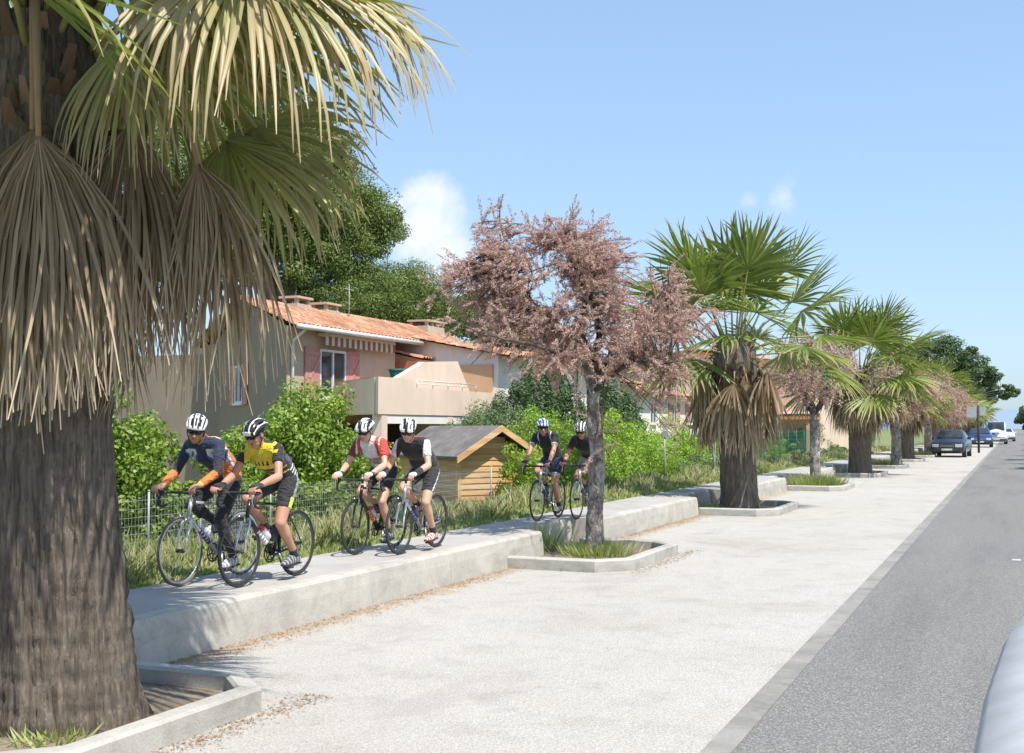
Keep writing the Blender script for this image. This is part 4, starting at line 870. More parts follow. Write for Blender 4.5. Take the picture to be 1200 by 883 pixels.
# clapboard gable front and side (each board tilted a little)
for i in range(int(az/.135)):
    z0=i*.135; z1=z0+.13
    hw=Wd/2 if z1<ez else max(0.02,Wd/2*(az-z1)/(az-ez))
    if z0>=az-.1: break
    bd.add([(-hw,-.02,z0),(hw,-.02,z0),(hw,0,z1),(-hw,0,z1),(-hw,.03,z0),(hw,.03,z0),(hw,.03,z1),(-hw,.03,z1)],[(0,1,2,3),(0,4,5,1),(3,2,6,7),(0,3,7,4),(1,5,6,2)])
    if z1<ez:
        for sx in (-1,1):
            a=sx*Wd/2; o_=sx*.02; bd.add([(a+o_,0,z0),(a+o_,Ld,z0),(a,Ld,z1),(a,0,z1),(a-o_,0,z0),(a-o_,Ld,z0),(a-o_,Ld,z1),(a-o_,0,z1)],[(0,1,2,3),(0,4,5,1),(3,2,6,7)])
bd.box(-Wd/2+.03,Wd/2-.03,.04,Ld-.02,0,ez-.05); bd.build('board_wall',M['wood'],e)
for sx in (-1,1): m=MB(); m.box(sx*Wd/2-.05,sx*Wd/2+.05,-.05,.05,0,ez); m.build('corner_post',M['wood'],e)
rm=MB(); th=.05
for sx in (-1,1):
    x1=sx*(Wd/2+.22); z1=ez-(az-ez)*.22/(Wd/2)
    rm.add([(0,-.32,az+.09),(x1,-.32,z1+.09),(x1,Ld+.1,z1+.09),(0,Ld+.1,az+.09),(0,-.32,az+.04),(x1,-.32,z1+.04),(x1,Ld+.1,z1+.04),(0,Ld+.1,az+.04)],[(0,1,2,3),(7,6,5,4),(0,4,5,1),(1,5,6,2),(2,6,7,3)])
rf=rm.build('roof',concrete('grey roofing felt',(.13,.115,.10),(.22,.20,.18),.25),e)
m=MB()
for sx in (-1,1):
    x1=sx*(Wd/2+.24); z1=ez-(az-ez)*.24/(Wd/2); m.add([(0,-.36,az+.10),(x1,-.36,z1+.10),(x1,-.36,z1-.05),(0,-.36,az-.05),(0,-.325,az+.10),(x1,-.325,z1+.10),(x1,-.325,z1-.05),(0,-.325,az-.05)],[(0,1,2,3),(7,6,5,4),(0,4,5,1),(3,2,6,7),(1,5,6,2)])
m.build('verge_board',M['wood'],rf)

# ------------------------------------------------------------------ fences, posts, signs
def meshfence(name,pts,h,label,dx=.06,dz=.10,wr=.0022,post=True,base=.05,mat='galv',group=None,posth=None,cat='fence'):
    e=empty(name,(*pts[0],gz(pts[0][0]))); tag(e,label,cat,group); O=Vector((*pts[0],gz(pts[0][0])))
    w_=MB(); ps=MB()
    for a,b in zip(pts,pts[1:]):
        a3=Vector((*a,gz(a[0])))-O; b3=Vector((*b,gz(b[0])))-O; L_=(b3-a3).length; n=int(L_/dx); t=(b3-a3).normalized(); nn=t.cross(Vector((0,0,1)))
        for i in range(n+1):
            p=a3+t*(L_*i/n); w_.add([p+Vector((0,0,base))-t*wr,p+Vector((0,0,base))+t*wr,p+Vector((0,0,h))+t*wr,p+Vector((0,0,h))-t*wr,p+Vector((0,0,base))+nn*wr,p+Vector((0,0,h))+nn*wr],[(0,1,2,3),(0,4,5,3),(4,1,2,5)])
        for j in range(int((h-base)/dz)+1):
            z=base+j*dz; w_.add([a3+Vector((0,0,z-wr)),b3+Vector((0,0,z-wr)),b3+Vector((0,0,z+wr)),a3+Vector((0,0,z+wr)),a3+nn*wr*1.5+Vector((0,0,z)),b3+nn*wr*1.5+Vector((0,0,z))],[(0,1,2,3),(0,4,5,1),(4,3,2,5)])
    w_.build('wire_mesh',M[mat],e)
    for p in pts:
        q=Vector((*p,gz(p[0])))-O; m=MB(); m.tube([q+Vector((0,0,-.1)),q+Vector((0,0,(posth or h)+.04))],.015,8); m.ell(q+Vector((0,0,(posth or h)+.04)),(.019,.019,.014)); m.build('fence_post',M[mat],e)
    return e
meshfence('mesh_fence',[(-9.75,9.2),(-9.75,11.8),(-9.75,14.4),(-9.75,17.0),(-9.75,19.6),(-9.75,22.2)],.92,'low galvanised wire mesh fence running behind the four nearest riders',wr=.0028)
ge=meshfence('mesh_gate',[(-9.55,12.55),(-9.55,13.65)],.80,'small wire gate panel leaning at the fence behind the leading rider',dx=.035,dz=.07,wr=.003,cat='gate')
m=MB(); p=Vector((-9.6,23.2,gz(-9.6))); 
for i,(x,y,lab) in enumerate(((-9.75,25.3,'thin dark metal stake standing in front of the shed boards'),)):
    e=empty('fence_stake',(x,y,gz(x))); tag(e,lab,'post'); m=MB(); m.tube([(0,0,-.1),(0,0,1.05)],.018,6); m.build('stake',M['dark'],e); m=MB(); m.box(-.03,.03,-.03,.03,1.05,1.09,0,bev=.008); m.build('cap',M['dark'],e)
meshfence('panel_fence',[(-10.6,y) for y in (52,54.5,57,59.5,62,64.5,67,69.5)],1.75,'dark green welded panel fence beyond the full palm',dx=.12,dz=.2,wr=.006,mat='greensteel')
e=empty('garden_wall',(-10.0,60,0)); tag(e,'low white garden wall at the foot of the green panel fence','wall'); m=MB(); m.box(-.1,.1,-9,12,-.4,.42,0,bev=.02); m.build('wall',M['white'],e); m=MB(); m.box(-.14,.14,-9.05,12.05,.422,.48,0,bev=.01); m.build('coping',M['kerb'],e)
def pole(name,loc,h,r_,label,cat='post',mat='galv',cap=True):
    e=empty(name,loc); tag(e,label,cat); m=MB(); m.tube([(0,0,-.1),(0,0,h)],r_,10); m.build('pole',M[mat],e)
    if cap: m=MB(); m.ell((0,0,h),(r_*1.3,r_*1.3,r_)); m.build('cap',M[mat],e)
    return e
q=at_x(837,552,-8.9); pole('marker_post',(q.x,q.y,gz(-8.9)),1.35,.05,'pale grey steel post in the verge just left of the full palm trunk')
q=at_x(779,560,-9.3); e=pole('traffic_sign',(q.x,q.y,gz(-9.3)),1.65,.03,'round traffic sign seen from behind against the lime hedge','sign')
m=MB(); m.disc((.02,-.04,1.5),0.001,.095,(.3,-1,0),.02,24); m.build('sign_disc',M['galv'],e); m=MB(); m.box(-.1,.1,-.035,-.02,1.42,1.46); m.build('bracket',M['galv'],e)
# sign post by the cars: dark pole with panels turned to the path and the road
q=P(1154,524,0)-CAM
Ys=100.; e=empty('sign_post',(-2.45,Ys,0)); tag(e,'tall dark sign post with two grey backed panels beside the dark parked car','sign'); 
m=MB(); m.tube([(0,0,-.1),(0,0,3.7)],.09,10); m.build('pole',M['dark'],e)
for x0,x1,z0,z1,nm in ((-.85,-.10,2.75,3.55,'sign_panel'),(.10,.55,2.9,3.6,'sign_panel')):
    m=MB(); m.box(x0,x1,-.03,.0,z0,z1,0,bev=.01); m.build(nm,plain('grey sign back',(.40,.41,.44),.5),e)
m=MB(); m.box(-.3,-.08,-.05,.05,1.25,1.4,0,bev=.02); m.build('box',M['dark'],e)
# street lamp
q=P(1176,480,150); e=empty('street_lamp',(-3.1,150,0)); tag(e,'grey street lamp with a slanting arm over the far end of the parking strip','street lamp')
m=MB(); m.tube([(0,0,-.1),(0,0,4),(0,0,6.2)],[.09,.07,.05],10); m.build('pole',M['galv'],e); m=MB(); m.tube([(0,0,6.0),(.9,0,6.25),(1.75,0,6.4)],.045,8); m.build('arm',M['galv'],e); m=MB(); m.ell((2.0,0,6.4),(.42,.16,.10)); m.build('lamp_head',M['galv'],e)
m=MB(); m.tube([(1.9,0,6.4),(1.9,0,7.6)],.03,6); m.build('mast',M['galv'],e)
# stones in the verge
for i,(px,py,sx,lab) in enumerate(((395,628,.16,'pale stone in the grass under the fence behind the third rider'),(383,630,.13,'smaller pale stone left of the other one in the grass by the fence'),(372,634,.10,'smallest pale stone nearest the big shrub in the grass'))):
    r=np.random.default_rng(90+i); d=P(px,py,1)-CAM; t=(-9.0)/d.x; q=CAM+d*t; bm=bmesh.new(); bmesh.ops.create_icosphere(bm,subdivisions=3,radius=1)
    for v in bm.verts: v.co=Vector((v.co.x*sx*1.2,v.co.y*sx*1.4,v.co.z*sx*.7))*(1+.12*math.sin(v.co.x*5+i)+.1*math.sin(v.co.y*7+2))
    me=bpy.data.meshes.new('stone'); bm.to_mesh(me); bm.free(); me.materials.append(M['white']); o=bpy.data.objects.new('stone',me); link(o); o.location=(q.x,q.y,gz(q.x)+sx*.35); tag(o,lab,'stone')
#@@PART3
# ------------------------------------------------------------------ cars
def car(loc,rz,label,paint_,L_=4.5,W_=1.75,H_=1.42,s=1.0,kind='sedan',plate=True,group=None,cat='car'):
    e=empty('parked_car',loc,rz); tag(e,label,cat,group); e.scale=(s,s,s)
    # stations along x: front at +x ; (x, bottom z, belt z, roof z, half width belt, half width roof)
    if kind=='sedan':
        st=[(-.5,.38,.62,.66,.80,.70),(-.485,.26,.86,.90,.93,.80),(-.40,.2,.93,.97,1,.84),(-.33,.2,.94,1.0,1,.82),(-.20,.2,.95,1.40,1,.68),(-.05,.2,.95,1.42,1,.70),(.08,.2,.93,1.36,1,.68),(.20,.2,.91,.95,1,.80),(.36,.2,.84,.88,.98,.82),(.46,.24,.74,.77,.94,.80),(.5,.34,.56,.60,.84,.72)]
    else:
        st=[(-.5,.38,1.0,1.3,.88,.80),(-.49,.26,1.05,H_-.06,.97,.86),(-.3,.2,1.08,H_,1,.88),(0,.2,1.08,H_,1,.88),(.18,.2,1.06,H_-.04,1,.86),(.33,.2,1.02,1.10,1,.86),(.44,.22,.88,.93,.97,.84),(.49,.28,.70,.74,.93,.80),(.5,.36,.56,.60,.86,.74)]
    m=MB(); vs=[];hw=W_/2;k=12
    for x,zb,zm,zr,wb,wr in st:
        x*=L_; prof=[(.0,zb),(.82*wb,zb),(.95*wb,zb+.06),(1.0*wb,zb+.22),(1.0*wb,(zb+zm)/2+.08),(.965*wb,zm-.03),(.93*wb,zm),((wb*.93+wr)/2,zm+(zr-zm)*.45),(wr+.01,zm+(zr-zm)*.85),(wr*.92,zm+(zr-zm)*.97),(wr*.5,zr+.01),(0,zr+.018)]
        for y,z in prof: vs.append((x,y*hw,z))
    n=len(st); N0=len(vs); vs+= [(x,-y,z) for x,y,z in vs]; fs=[];mi=[]
    for i in range(n-1):
        for j in range(k-1):
            a=i*k+j; f=(a,a+1,a+k+1,a+k); fs.append(f); fs.append(tuple(N0+q for q in f[::-1]))
    for b in (0,(n-1)*k):
        f=tuple(range(b,b+k)); fs.append(f if b else f[::-1]); f2=tuple(N0+q for q in range(b,b+k)); fs.append(f2[::-1] if b else f2)
    m.add(vs,fs,0,True); body=m.build('body',paint_,e)
    # glasshouse: glass panels 3 mm proud of the body, faces between belt and roof
    def panel(nm,i0,i1,j0,j1,mat,sides=(1,-1),ins=.006,shrink=.12):
        mm=MB()
        for sg in sides:
            base=0 if sg>0 else N0
            A,B_,C_,D_=[Vector(vs[base+q]) for q in (i0*k+j0,i0*k+j1,i1*k+j1,i1*k+j0)]
            c=(A+B_+C_+D_)/4; nn=(B_-A).cross(D_-A).normalized(); nn=nn if nn.dot(c-Vector((c.x*.5,0,.7)))>0 else -nn
            q=[p.lerp(c,shrink)+nn*ins for p in (A,B_,C_,D_)]; mm.add(q,[(0,1,2,3)])
        return mm.build(nm,mat,e)
    if kind=='sedan': fw,rw,sw=(6,7),(3,4),((4,5),(5,6))
    else: fw,rw,sw=(4,5),(0,1),((3,4),(2,3),(1,2))
    for nm,(i0,i1) in (('windscreen',fw),('rear_window',rw)):
        mm=MB(); zs=[]
        for i in (i0,i1): zs.append((st[i][0]*L_,st[i][2],st[i][3],st[i][4],st[i][5]))
        (xa,ma,ra,wba,wra),(xb,mb_,rb,wbb,wrb)=zs
        # slanted plate just above the loft between the two stations
        if nm=='windscreen': p=[(xa+.02,wra*.86*hw,ra-.01+.02),(xb-.08,wrb*.90*hw,rb+.06),]
        else: p=[(xb-.02,wrb*.86*hw,rb+.012),(xa+.05,wra*.88*hw,ra+.05)]
        q=[(p[0][0],p[0][1],p[0][2]),(p[0][0],-p[0][1],p[0][2]),(p[1][0],-p[1][1],p[1][2]),(p[1][0],p[1][1],p[1][2])]
        sg=1 if nm=='windscreen' else -1
        mm.add([(a+sg*.02,b,c+.012) for a,b,c in q]+[(a-sg*.01,b,c-.02) for a,b,c in q],[(0,1,2,3),(7,6,5,4),(0,4,5,1),(1,5,6,2),(2,6,7,3),(3,7,4,0)]); mm.build(nm,M['glass'],e)
    for (i0,i1) in sw: panel('side_window',i0,i1,6,8,M['glass'],shrink=.10)
    wx=(.32*L_,-.31*L_)
    for x in wx:
        for sg in (1,-1):
            w0=MB(); w0.disc((x,sg*(hw-.10),.31),.20,.31,(0,1,0),.2,20); wh=w0.build('wheel',M['tyre'],e)
            w1=MB(); w1.disc((x,sg*(hw-.005),.31),.02,.20,(0,1,0),.02,16); w1.build('rim',M['alloy'],wh)
    fx=L_*.5
    mm=MB(); mm.box(fx-.18,fx+.03,-hw*.93,hw*.93,.30,.46,0,bev=.03); mm.build('front_bumper',M['plastic'],e)
    mm=MB(); mm.box(-fx-.03,-fx+.18,-hw*.93,hw*.93,.30,.50,0,bev=.03); mm.build('rear_bumper',M['plastic'],e)
    mm=MB(); mm.box(fx-.06,fx-.005,-.36,.36,.53,.66,0)
    for i in range(4): mm.box(fx-.01,fx+.004,-.35,.35,.545+i*.03,.555+i*.03,1)
    mm.build('grille',[M['plastic'],M['alloy']],e)
    for sg in (1,-1):
        mm=MB(); mm.box(fx-.16,fx+.002,min(sg*.40,sg*.74),max(sg*.40,sg*.74),.52,.68,0,bev=.02); mm.build('headlight',M['lens'],e)
        mm=MB(); mm.box(-fx-.004,-fx+.1,min(sg*.50,sg*.78),max(sg*.50,sg*.78),.62,.80,0,bev=.02); mm.build('tail_light',M['redlens'],e)
        x0=.13*L_; mm=MB(); mm.box(x0-.05,x0+.05,min(sg*(hw-.03),sg*(hw+.17)),max(sg*(hw-.03),sg*(hw+.17)),.92,1.04,0,bev=.02); mm.build('door_mirror',paint_,e)
    if plate:
        mm=MB(); mm.box(fx+.03,fx+.045,-.26,.26,.36,.46,0); mm.build('number_plate',M['plate'],e); mm=MB(); mm.box(-fx-.045,-fx-.03,-.26,.26,.36,.46,0); mm.build('number_plate',M['plate'],e)
    return e
def paintm(name,c,rough=.25): 
    m,nt,b=new_mat(name); b.inputs['Base Color'].default_value=(*c,1); b.inputs['Roughness'].default_value=rough; b.inputs['Metallic'].default_value=.3; b.inputs['Coat Weight'].default_value=.6; b.inputs['Coat Roughness'].default_value=.05
    n=noise(nt,3,3,coords(nt)); r=ramp(nt,[(.3,(rough,)*3),(.7,(min(1,rough+.2),)*3)]); nt.links.new(n.outputs[0],r.inputs[0]); nt.links.new(r.outputs[0],b.inputs['Roughness']); return m
M['tyre']=plain('tyre rubber',(.025,.025,.025),.8); M['alloy']=plain('bright alloy',(.6,.6,.6),.3,.9); M['plastic']=plain('black plastic',(.03,.03,.035),.6)
M['lens']=plain('headlight lens',(.72,.72,.72),.1,.4); M['redlens']=plain('red tail lens',(.35,.02,.02),.2); M['plate']=plain('number plate',(.55,.55,.48),.5)
car((-3.85,86.5,.004),R(-93),'dark navy parked car facing the camera with clear headlights and a pale number plate',paintm('navy paint',(.02,.03,.06)),s=1.27)
car((-3.1,131,.004),R(-88),'blue parked car partly hidden by the sign post',paintm('blue paint',(.02,.045,.16)),s=1.38)
car((-1.9,158,.004),R(-88),'white van parked behind the blue car',paintm('white paint',(.75,.75,.75),.35),L_=4.9,W_=1.8,H_=1.95,s=1.38,kind='van',cat='van')
car((-.9,190,.004),R(-88),'white car farthest down the road behind the white van',paintm('white paint',(.75,.75,.75),.35),s=1.35)
car((2.05,112,.004),R(90),'dark red car at the right edge, driving away from the camera',paintm('dark red paint',(.10,.012,.015)),s=1.0,group=None)
car((3.2,150,.004),R(90),'white van cut by the right edge of the picture beyond the dark red car',paintm('white paint',(.75,.75,.75),.35),L_=5.2,W_=1.95,H_=2.4,s=1.2,kind='van',cat='van')
# the silver van the picture is taken from: only its left flank and bonnet edge enter the frame
e=empty('silver_van',(.8,1.8,0)); tag(e,'silver van whose bonnet edge fills the lower right corner','van')
def vanloft():
    st=[(-3.2,-.02,1.34),(.5,-.06,1.34),(1.6,-.074,1.335),(2.4,-.082,1.33),(3.0,-.073,1.325),(3.9,-.036,1.31),(4.6,.016,1.28),(5.2,.10,1.20),(5.5,.25,1.05),(5.6,.45,.8)]
    vs=[];pr=[(0.10,.35,0),(0.02,.5,0),(0.035,1.0,0),(0,0,1),(.02,.035,1),(.09,.065,1),(.35,.09,1)]
    for y,xl,zt in st:
        L_=[]
        for a,b,k in pr:
            L_.append((xl+a,(zt-.03+b) if k else b*zt/1.34))
        L_+=[(1.6-(x),z) for x,z in L_[::-1]]
        for x,z in L_: vs.append((x-.8,y-1.8,z))
    n=len(pr)*2; fs=[]
    for i in range(len(st)-1):
        for j in range(n-1): a=i*n+j; fs.append((a,a+n,a+n+1,a+1))
    fs.append(tuple(range((len(st)-1)*n,len(st)*n))); fs.append(tuple(range(n))[::-1])
    m=MB(); m.add(vs,fs,0,True); return m
silver=plain('dull silver paint',(.40,.40,.405),.6,.1)
vanloft().build('body',silver,e)
m=MB(); m.add([(-.70,-4.9,1.35),(.70,-4.9,1.35),(.70,.55,1.35),(-.70,.55,1.35),(-.60,-4.7,2.15),(.60,-4.7,2.15),(.60,-.35,2.15),(-.60,-.35,2.15)],[(4,5,6,7),(0,3,2,1)],0)
m.box(-.61,.61,-4.72,-.33,2.152,2.21,0,bev=.02); m.build('roof',silver,e)
m=MB(); m.add([(-.70,-4.9,1.36),(.70,-4.9,1.36),(.70,.55,1.36),(-.70,.55,1.36),(-.60,-4.7,2.14),(.60,-4.7,2.14),(.60,-.35,2.14),(-.60,-.35,2.14)],[(0,4,7,3),(1,2,6,5),(3,7,6,2),(0,1,5,4)]); m.build('glazing',M['glass'],e)
m=MB(); m.box(-.95,-.877,.03,.10,1.33,1.445,0,bev=.014); m.build('door_mirror',M['plastic'],e)
for y in (-3.1,2.6):
    for x in (-.66,.66):
        w0=MB(); w0.disc((x,y,.33),.2,.33,(1,0,0),.2,24); wh=w0.build('wheel',M['tyre'],e); w1=MB(); w1.disc((x*1.12,y,.33),.02,.2,(1,0,0),.05,16); w1.build('rim',M['alloy'],wh)

# ------------------------------------------------------------------ bicycles
def bike(loc,rz,label,C,tyrew=None,seed=0,crank=0.,steer=0.):
    """local: +x forward, +y left; wheel contact points on z=0"""
    e=empty('road_bicycle',loc,rz); tag(e,label,'bicycle','road bicycles of the six riders')
    RA=Vector((-.50,0,.34));FA=Vector((.49,0,.34));BB=Vector((-.09,0,.27)); ST=Vector((-.235,0,.75)); HT=Vector((.335,0,.80));HB_=Vector((.375,0,.66)); SP=Vector((-.265,0,.93))
    m=MB(); m.tube([BB,ST],.016,8); m.tube([ST,HT],[.016,.015],8,1 if C.get('two') else 0); m.tube([BB,BB.lerp(HB_,.5),HB_+Vector((0,0,.01))],[.022,.024,.022],10)
    m.tube([HT+Vector((-.008,0,.03)),HB_],.021,10)
    for s in (1,-1):
        m.tube([BB+Vector((0,s*.03,0)),BB.lerp(RA,.5)+Vector((0,s*.045,0)),RA+Vector((0,s*.062,0))],[.012,.010,.008],7); m.tube([ST+Vector((0,s*.015,-.03)),RA.lerp(ST,.5)+Vector((0,s*.05,0)),RA+Vector((0,s*.062,0))],[.009,.008,.007],7)
    m.tube([BB+Vector((0,-.04,0)),BB+Vector((0,.04,0))],.022,10); m.build('frame',[C['frame'],C.get('two',C['frame'])],e)
    # marks along the down tube
    m=MB(); ax=(HB_-BB).normalized()
    for i,(a,b) in enumerate(((.30,.36),(.38,.42),(.44,.50),(.52,.58),(.60,.64))): m.tube([BB+ax*(HB_-BB).length*a,BB+ax*(HB_-BB).length*b],.0255,10)
    m.build('frame_lettering',C['mark'],e)
    m=MB(); 
    for s in (1,-1): m.tube([HB_+Vector((.0,s*.03,-.01)),HB_+Vector((.022,s*.047,-.05)),Vector((.445,s*.05,.50)),FA+Vector((0,s*.05,0))],[.013,.014,.012,.008],8)
    m.tube([HB_+Vector((0,-.04,-.015)),HB_+Vector((0,.04,-.015))],.018,8); m.build('fork',C['fork'],e)
    for A,nm in ((RA,'rear'),(FA,'front')):
        m=MB(); circ=[A+Vector((.327*math.cos(a),0,.327*math.sin(a))) for a in [2*PI*i/48 for i in range(48)]]; m.tube(circ,.0125,8,close=True)
        wh=m.build('wheel',C.get('tyre',M['tyre']),e)
        m=MB(); circ=[A+Vector((.305*math.cos(a),0,.305*math.sin(a))) for a in [2*PI*i/48 for i in range(48)]]; m.tube(circ,C.get('rimr',.012),8,close=True,sy=.55); m.build('rim',C['rim'],wh)
        m=MB()
        for i in range(20):
            a=2*PI*i/20; a2=a+(.5 if i%2 else -.5)*(1 if i%4<2 else 1); s=.028 if i%2 else -.028
            m.tube([A+Vector((.02*math.cos(a2),s,.02*math.sin(a2))),A+Vector((.298*math.cos(a),0,.298*math.sin(a)))],.0013,3,caps=False)
        m.build('spokes',M['alloy'],wh)
        m=MB(); m.tube([A+Vector((0,-.05,0)),A+Vector((0,-.03,0)),A+Vector((0,.03,0)),A+Vector((0,.05,0))],[.012,.02,.02,.012],10); m.build('hub',M['plastic'],wh)
    # stem, drop bar, brake hoods
    m=MB(); S0=HT+Vector((-.012,0,.05)); S1=Vector((.43,0,.90)); m.tube([S0,S0+Vector((-.004,0,.04)),S1],[.017,.017,.015],8); m.build('stem',C.get('stem',M['plastic']),e)
    m=MB(); bar=[]
    half=[(.43,0,.90),(.43,.12,.90),(.435,.19,.90),(.47,.207,.90),(.52,.21,.885),(.553,.211,.85),(.56,.213,.81),(.54,.215,.775),(.50,.217,.765),(.44,.22,.775)]
    pts=[Vector((a,-b,c)) for a,b,c in half[::-1]]+[Vector(p) for p in half[1:]]; m.tube(pts,.0145,8); m.build('handlebar',C.get('tape',M['plastic']),e)
    for s in (1,-1):
        m=MB(); m.tube([(.50,s*.21,.905),(.55,s*.21,.905),(.583,s*.21,.925),(.592,s*.21,.955)],[.017,.018,.017,.013],8); m.build('brake_hood',M['plastic'],e)
        m=MB(); m.tube([(.590,s*.21,.93),(.607,s*.212,.88),(.600,s*.216,.82),(.585,s*.22,.79)],[.008,.007,.006,.004],6); m.build('brake_lever',M['alloy'],e)
    m=MB(); m.tube([HB_+Vector((.03,0,-.01)),HB_+Vector((.045,0,-.05))],.012,6); m.tube([(.455,.03,.69),(.47,.035,.64),(.45,.03,.62)],.008,6); m.tube([(.455,-.03,.69),(.47,-.035,.64),(.45,-.03,.62)],.008,6); m.build('front_brake',M['alloy'],e)
    # cables arching in front
    m=MB()
    for s in (1,-1): m.tube([(.575,s*.20,.945),(.60,s*.12,.95),(.56,s*.03,.86),(.44,s*.02,.74)],.003,5)
    m.build('cables',M['plastic'],e)
    m=MB(); m.tube([ST,SP],.0135,8); m.build('seatpost',C.get('post',M['plastic']),e)
    m=MB(); m.tube([(-.41,0,.955),(-.36,0,.965),(-.28,0,.955),(-.19,0,.95),(-.13,0,.945)],[.03,.068,.055,.028,.014],12,sy=.3); sd=m.build('saddle',M['plastic'],e)
    sd_b=MB(); 
    for s in (1,-1): sd_b.tube([(-.36,s*.03,.94),(-.28,s*.022,.925),(-.16,s*.02,.935)],.004,5)
    sd_b.build('saddle_rail',M['alloy'],sd)
    # drive side on the right (-y)
    m=MB(); m.disc(BB+Vector((0,-.052,0)),.080,.096,(0,1,0),.004,36); m.disc(BB+Vector((0,-.046,0)),.06,.07,(0,1,0),.004,30)
    for i in range(5): a=2*PI*i/5+crank; m.tube([BB+Vector((0,-.05,0)),BB+Vector((.085*math.cos(a),-.052,.085*math.sin(a)))],.007,5)
    cs=m.build('crankset',M['plastic'],e); 
    for s,aa in ((1,crank),(-1,crank+PI)):
        tip=BB+Vector((.17*math.cos(aa),s*.075,.17*math.sin(aa))); m=MB(); m.tube([BB+Vector((0,s*.06,0)),tip],[.014,.010],8,sy=.7); m.build('crank_arm',M['alloy'],cs)
        m=MB(); m.box(tip.x-.045,tip.x+.045,tip.y+(.0 if s>0 else -.075),tip.y+(.075 if s>0 else 0),tip.z-.01,tip.z+.01,0,bev=.004); m.build('pedal',M['plastic'],cs)
    m=MB(); c0=RA+Vector((0,-.05,0)); m.disc(c0,.015,.048,(0,1,0),.018,24); m.tube([BB+Vector((0,-.052,.092)),c0+Vector((0,0,.036))],.004,5); m.tube([BB+Vector((0,-.052,-.092)),c0+Vector((.03,0,-.11)),c0+Vector((.02,0,-.05)),c0+Vector((0,0,-.036))],.004,5); m.tube([c0+Vector((0,-.01,-.02)),c0+Vector((.03,-.01,-.12))],.010,6); m.build('chain',M['plastic'],e)
    # bottles
    for t,key,off in ((.46,'bottle',.062),(.40,'bottle2',.058)):
        if key not in C: continue
        if key=='bottle': a=BB.lerp(HB_,.30); d=(HB_-BB).normalized(); nrm=Vector((-d.z,0,d.x))
        else: a=BB.lerp(ST,.22); d=(ST-BB).normalized(); nrm=Vector((d.z,0,-d.x))
        o_=a+nrm*off; m=MB(); m.tube([o_,o_+d*.015,o_+d*.09,o_+d*.10,o_+d*.115,o_+d*.15],[.03,.037,.037,.033,.037,.036],14); bt=m.build('bottle',C[key],e)
        m=MB(); m.tube([o_+d*.15,o_+d*.165,o_+d*.17,o_+d*.195],[.037,.034,.014,.011],12); m.build('bottle_cap',C.get(key+'cap',M['plastic']),bt)
    return e

# ------------------------------------------------------------------ riders
class Body:
    """closed overlapping primitives fused by voxel remesh into one skin"""
    def __init__(s): s.m=MB()
    def cap(s,p0,p1,r0,r1,lat=None,k=1.0,n=16,flat0=False,flat1=False,mid=None):
        p0=Vector(p0);p1=Vector(p1); d=(p1-p0); L_=d.length; t=d/L_ if L_>1e-6 else Vector((0,0,1))
        u=Vector(lat) if lat else t.orthogonal(); u=(u-t*u.dot(t)).normalized(); w_=t.cross(u); vs=[];rings_=[]
        if not flat0:
            for a in (80,60,38,18): rings_.append((-r0*math.sin(R(a)),r0*math.cos(R(a))))
        rings_.append((0,r0))
        if mid:
            for tt,rr in mid: rings_.append((L_*tt,rr))
        rings_.append((L_,r1))
        if not flat1:
            for a in (18,38,60,80): rings_.append((L_+r1*math.sin(R(a)),r1*math.cos(R(a))))
        for h,rad in rings_:
            for j in range(n):
                a=2*PI*j/n; vs.append(p0+t*h+u*math.cos(a)*rad*k+w_*math.sin(a)*rad)
        fs=[]
        for i in range(len(rings_)-1):
            for j in range(n): a=i*n+j;b=i*n+(j+1)%n; fs.append((a,b,b+n,a+n))
        fs.append(tuple(range(n))[::-1]); fs.append(tuple(range((len(rings_)-1)*n,len(rings_)*n))); s.m.add(vs,fs,0,True); return s
    def ell(s,c,r,T=None,n=18,m=12):
        c=Vector(c); vs=[];fs=[]
        f=lambda v:(T@v if T is not None else v)
        for i in range(1,m):
            ph=PI*i/m
            for j in range(n): th=2*PI*j/n; vs.append(c+f(Vector((r[0]*math.sin(ph)*math.cos(th),r[1]*math.sin(ph)*math.sin(th),r[2]*math.cos(ph)))))
        for i in range(m-2):
            for j in range(n): a=i*n+j;b=i*n+(j+1)%n; fs.append((a,a+n,b+n,b))
        vs.append(c+f(Vector((0,0,r[2])))); vs.append(c+f(Vector((0,0,-r[2])))); T0=len(vs)-2
        for j in range(n): fs.append((j,(j+1)%n,T0)); fs.append(((m-2)*n+(j+1)%n,(m-2)*n+j,T0+1))
        s.m.add(vs,fs,0,True)
    def fuse(s,name,vox,mats,parent,smooth=2,assign=None,sf=.5):
        o=s.m.build(name+'_src',M['plastic'])
        md=o.modifiers.new('r','REMESH'); md.mode='VOXEL'; md.voxel_size=vox; md.use_smooth_shade=True
        if smooth: sm=o.modifiers.new('s','SMOOTH'); sm.iterations=smooth; sm.factor=sf
        dg=bpy.context.evaluated_depsgraph_get(); dg.update(); me=bpy.data.meshes.new_from_object(o.evaluated_get(dg)); me.name=name
        bpy.data.objects.remove(o,do_unlink=True)
        me.materials.clear()
        if not isinstance(mats,(list,tuple)): mats=[mats]
        for m_ in mats: me.materials.append(m_)
        nv=len(me.polygons); me.polygons.foreach_set('use_smooth',np.ones(nv,dtype=bool))
        if assign is not None:
            c=np.zeros(nv*3); me.polygons.foreach_get('center',c); me.polygons.foreach_set('material_index',assign(c.reshape(-1,3)).astype(np.int32))
        else: me.polygons.foreach_set('material_index',np.zeros(nv,dtype=np.int32))
        me.update(); o=bpy.data.objects.new(name,me); return link(o,parent)
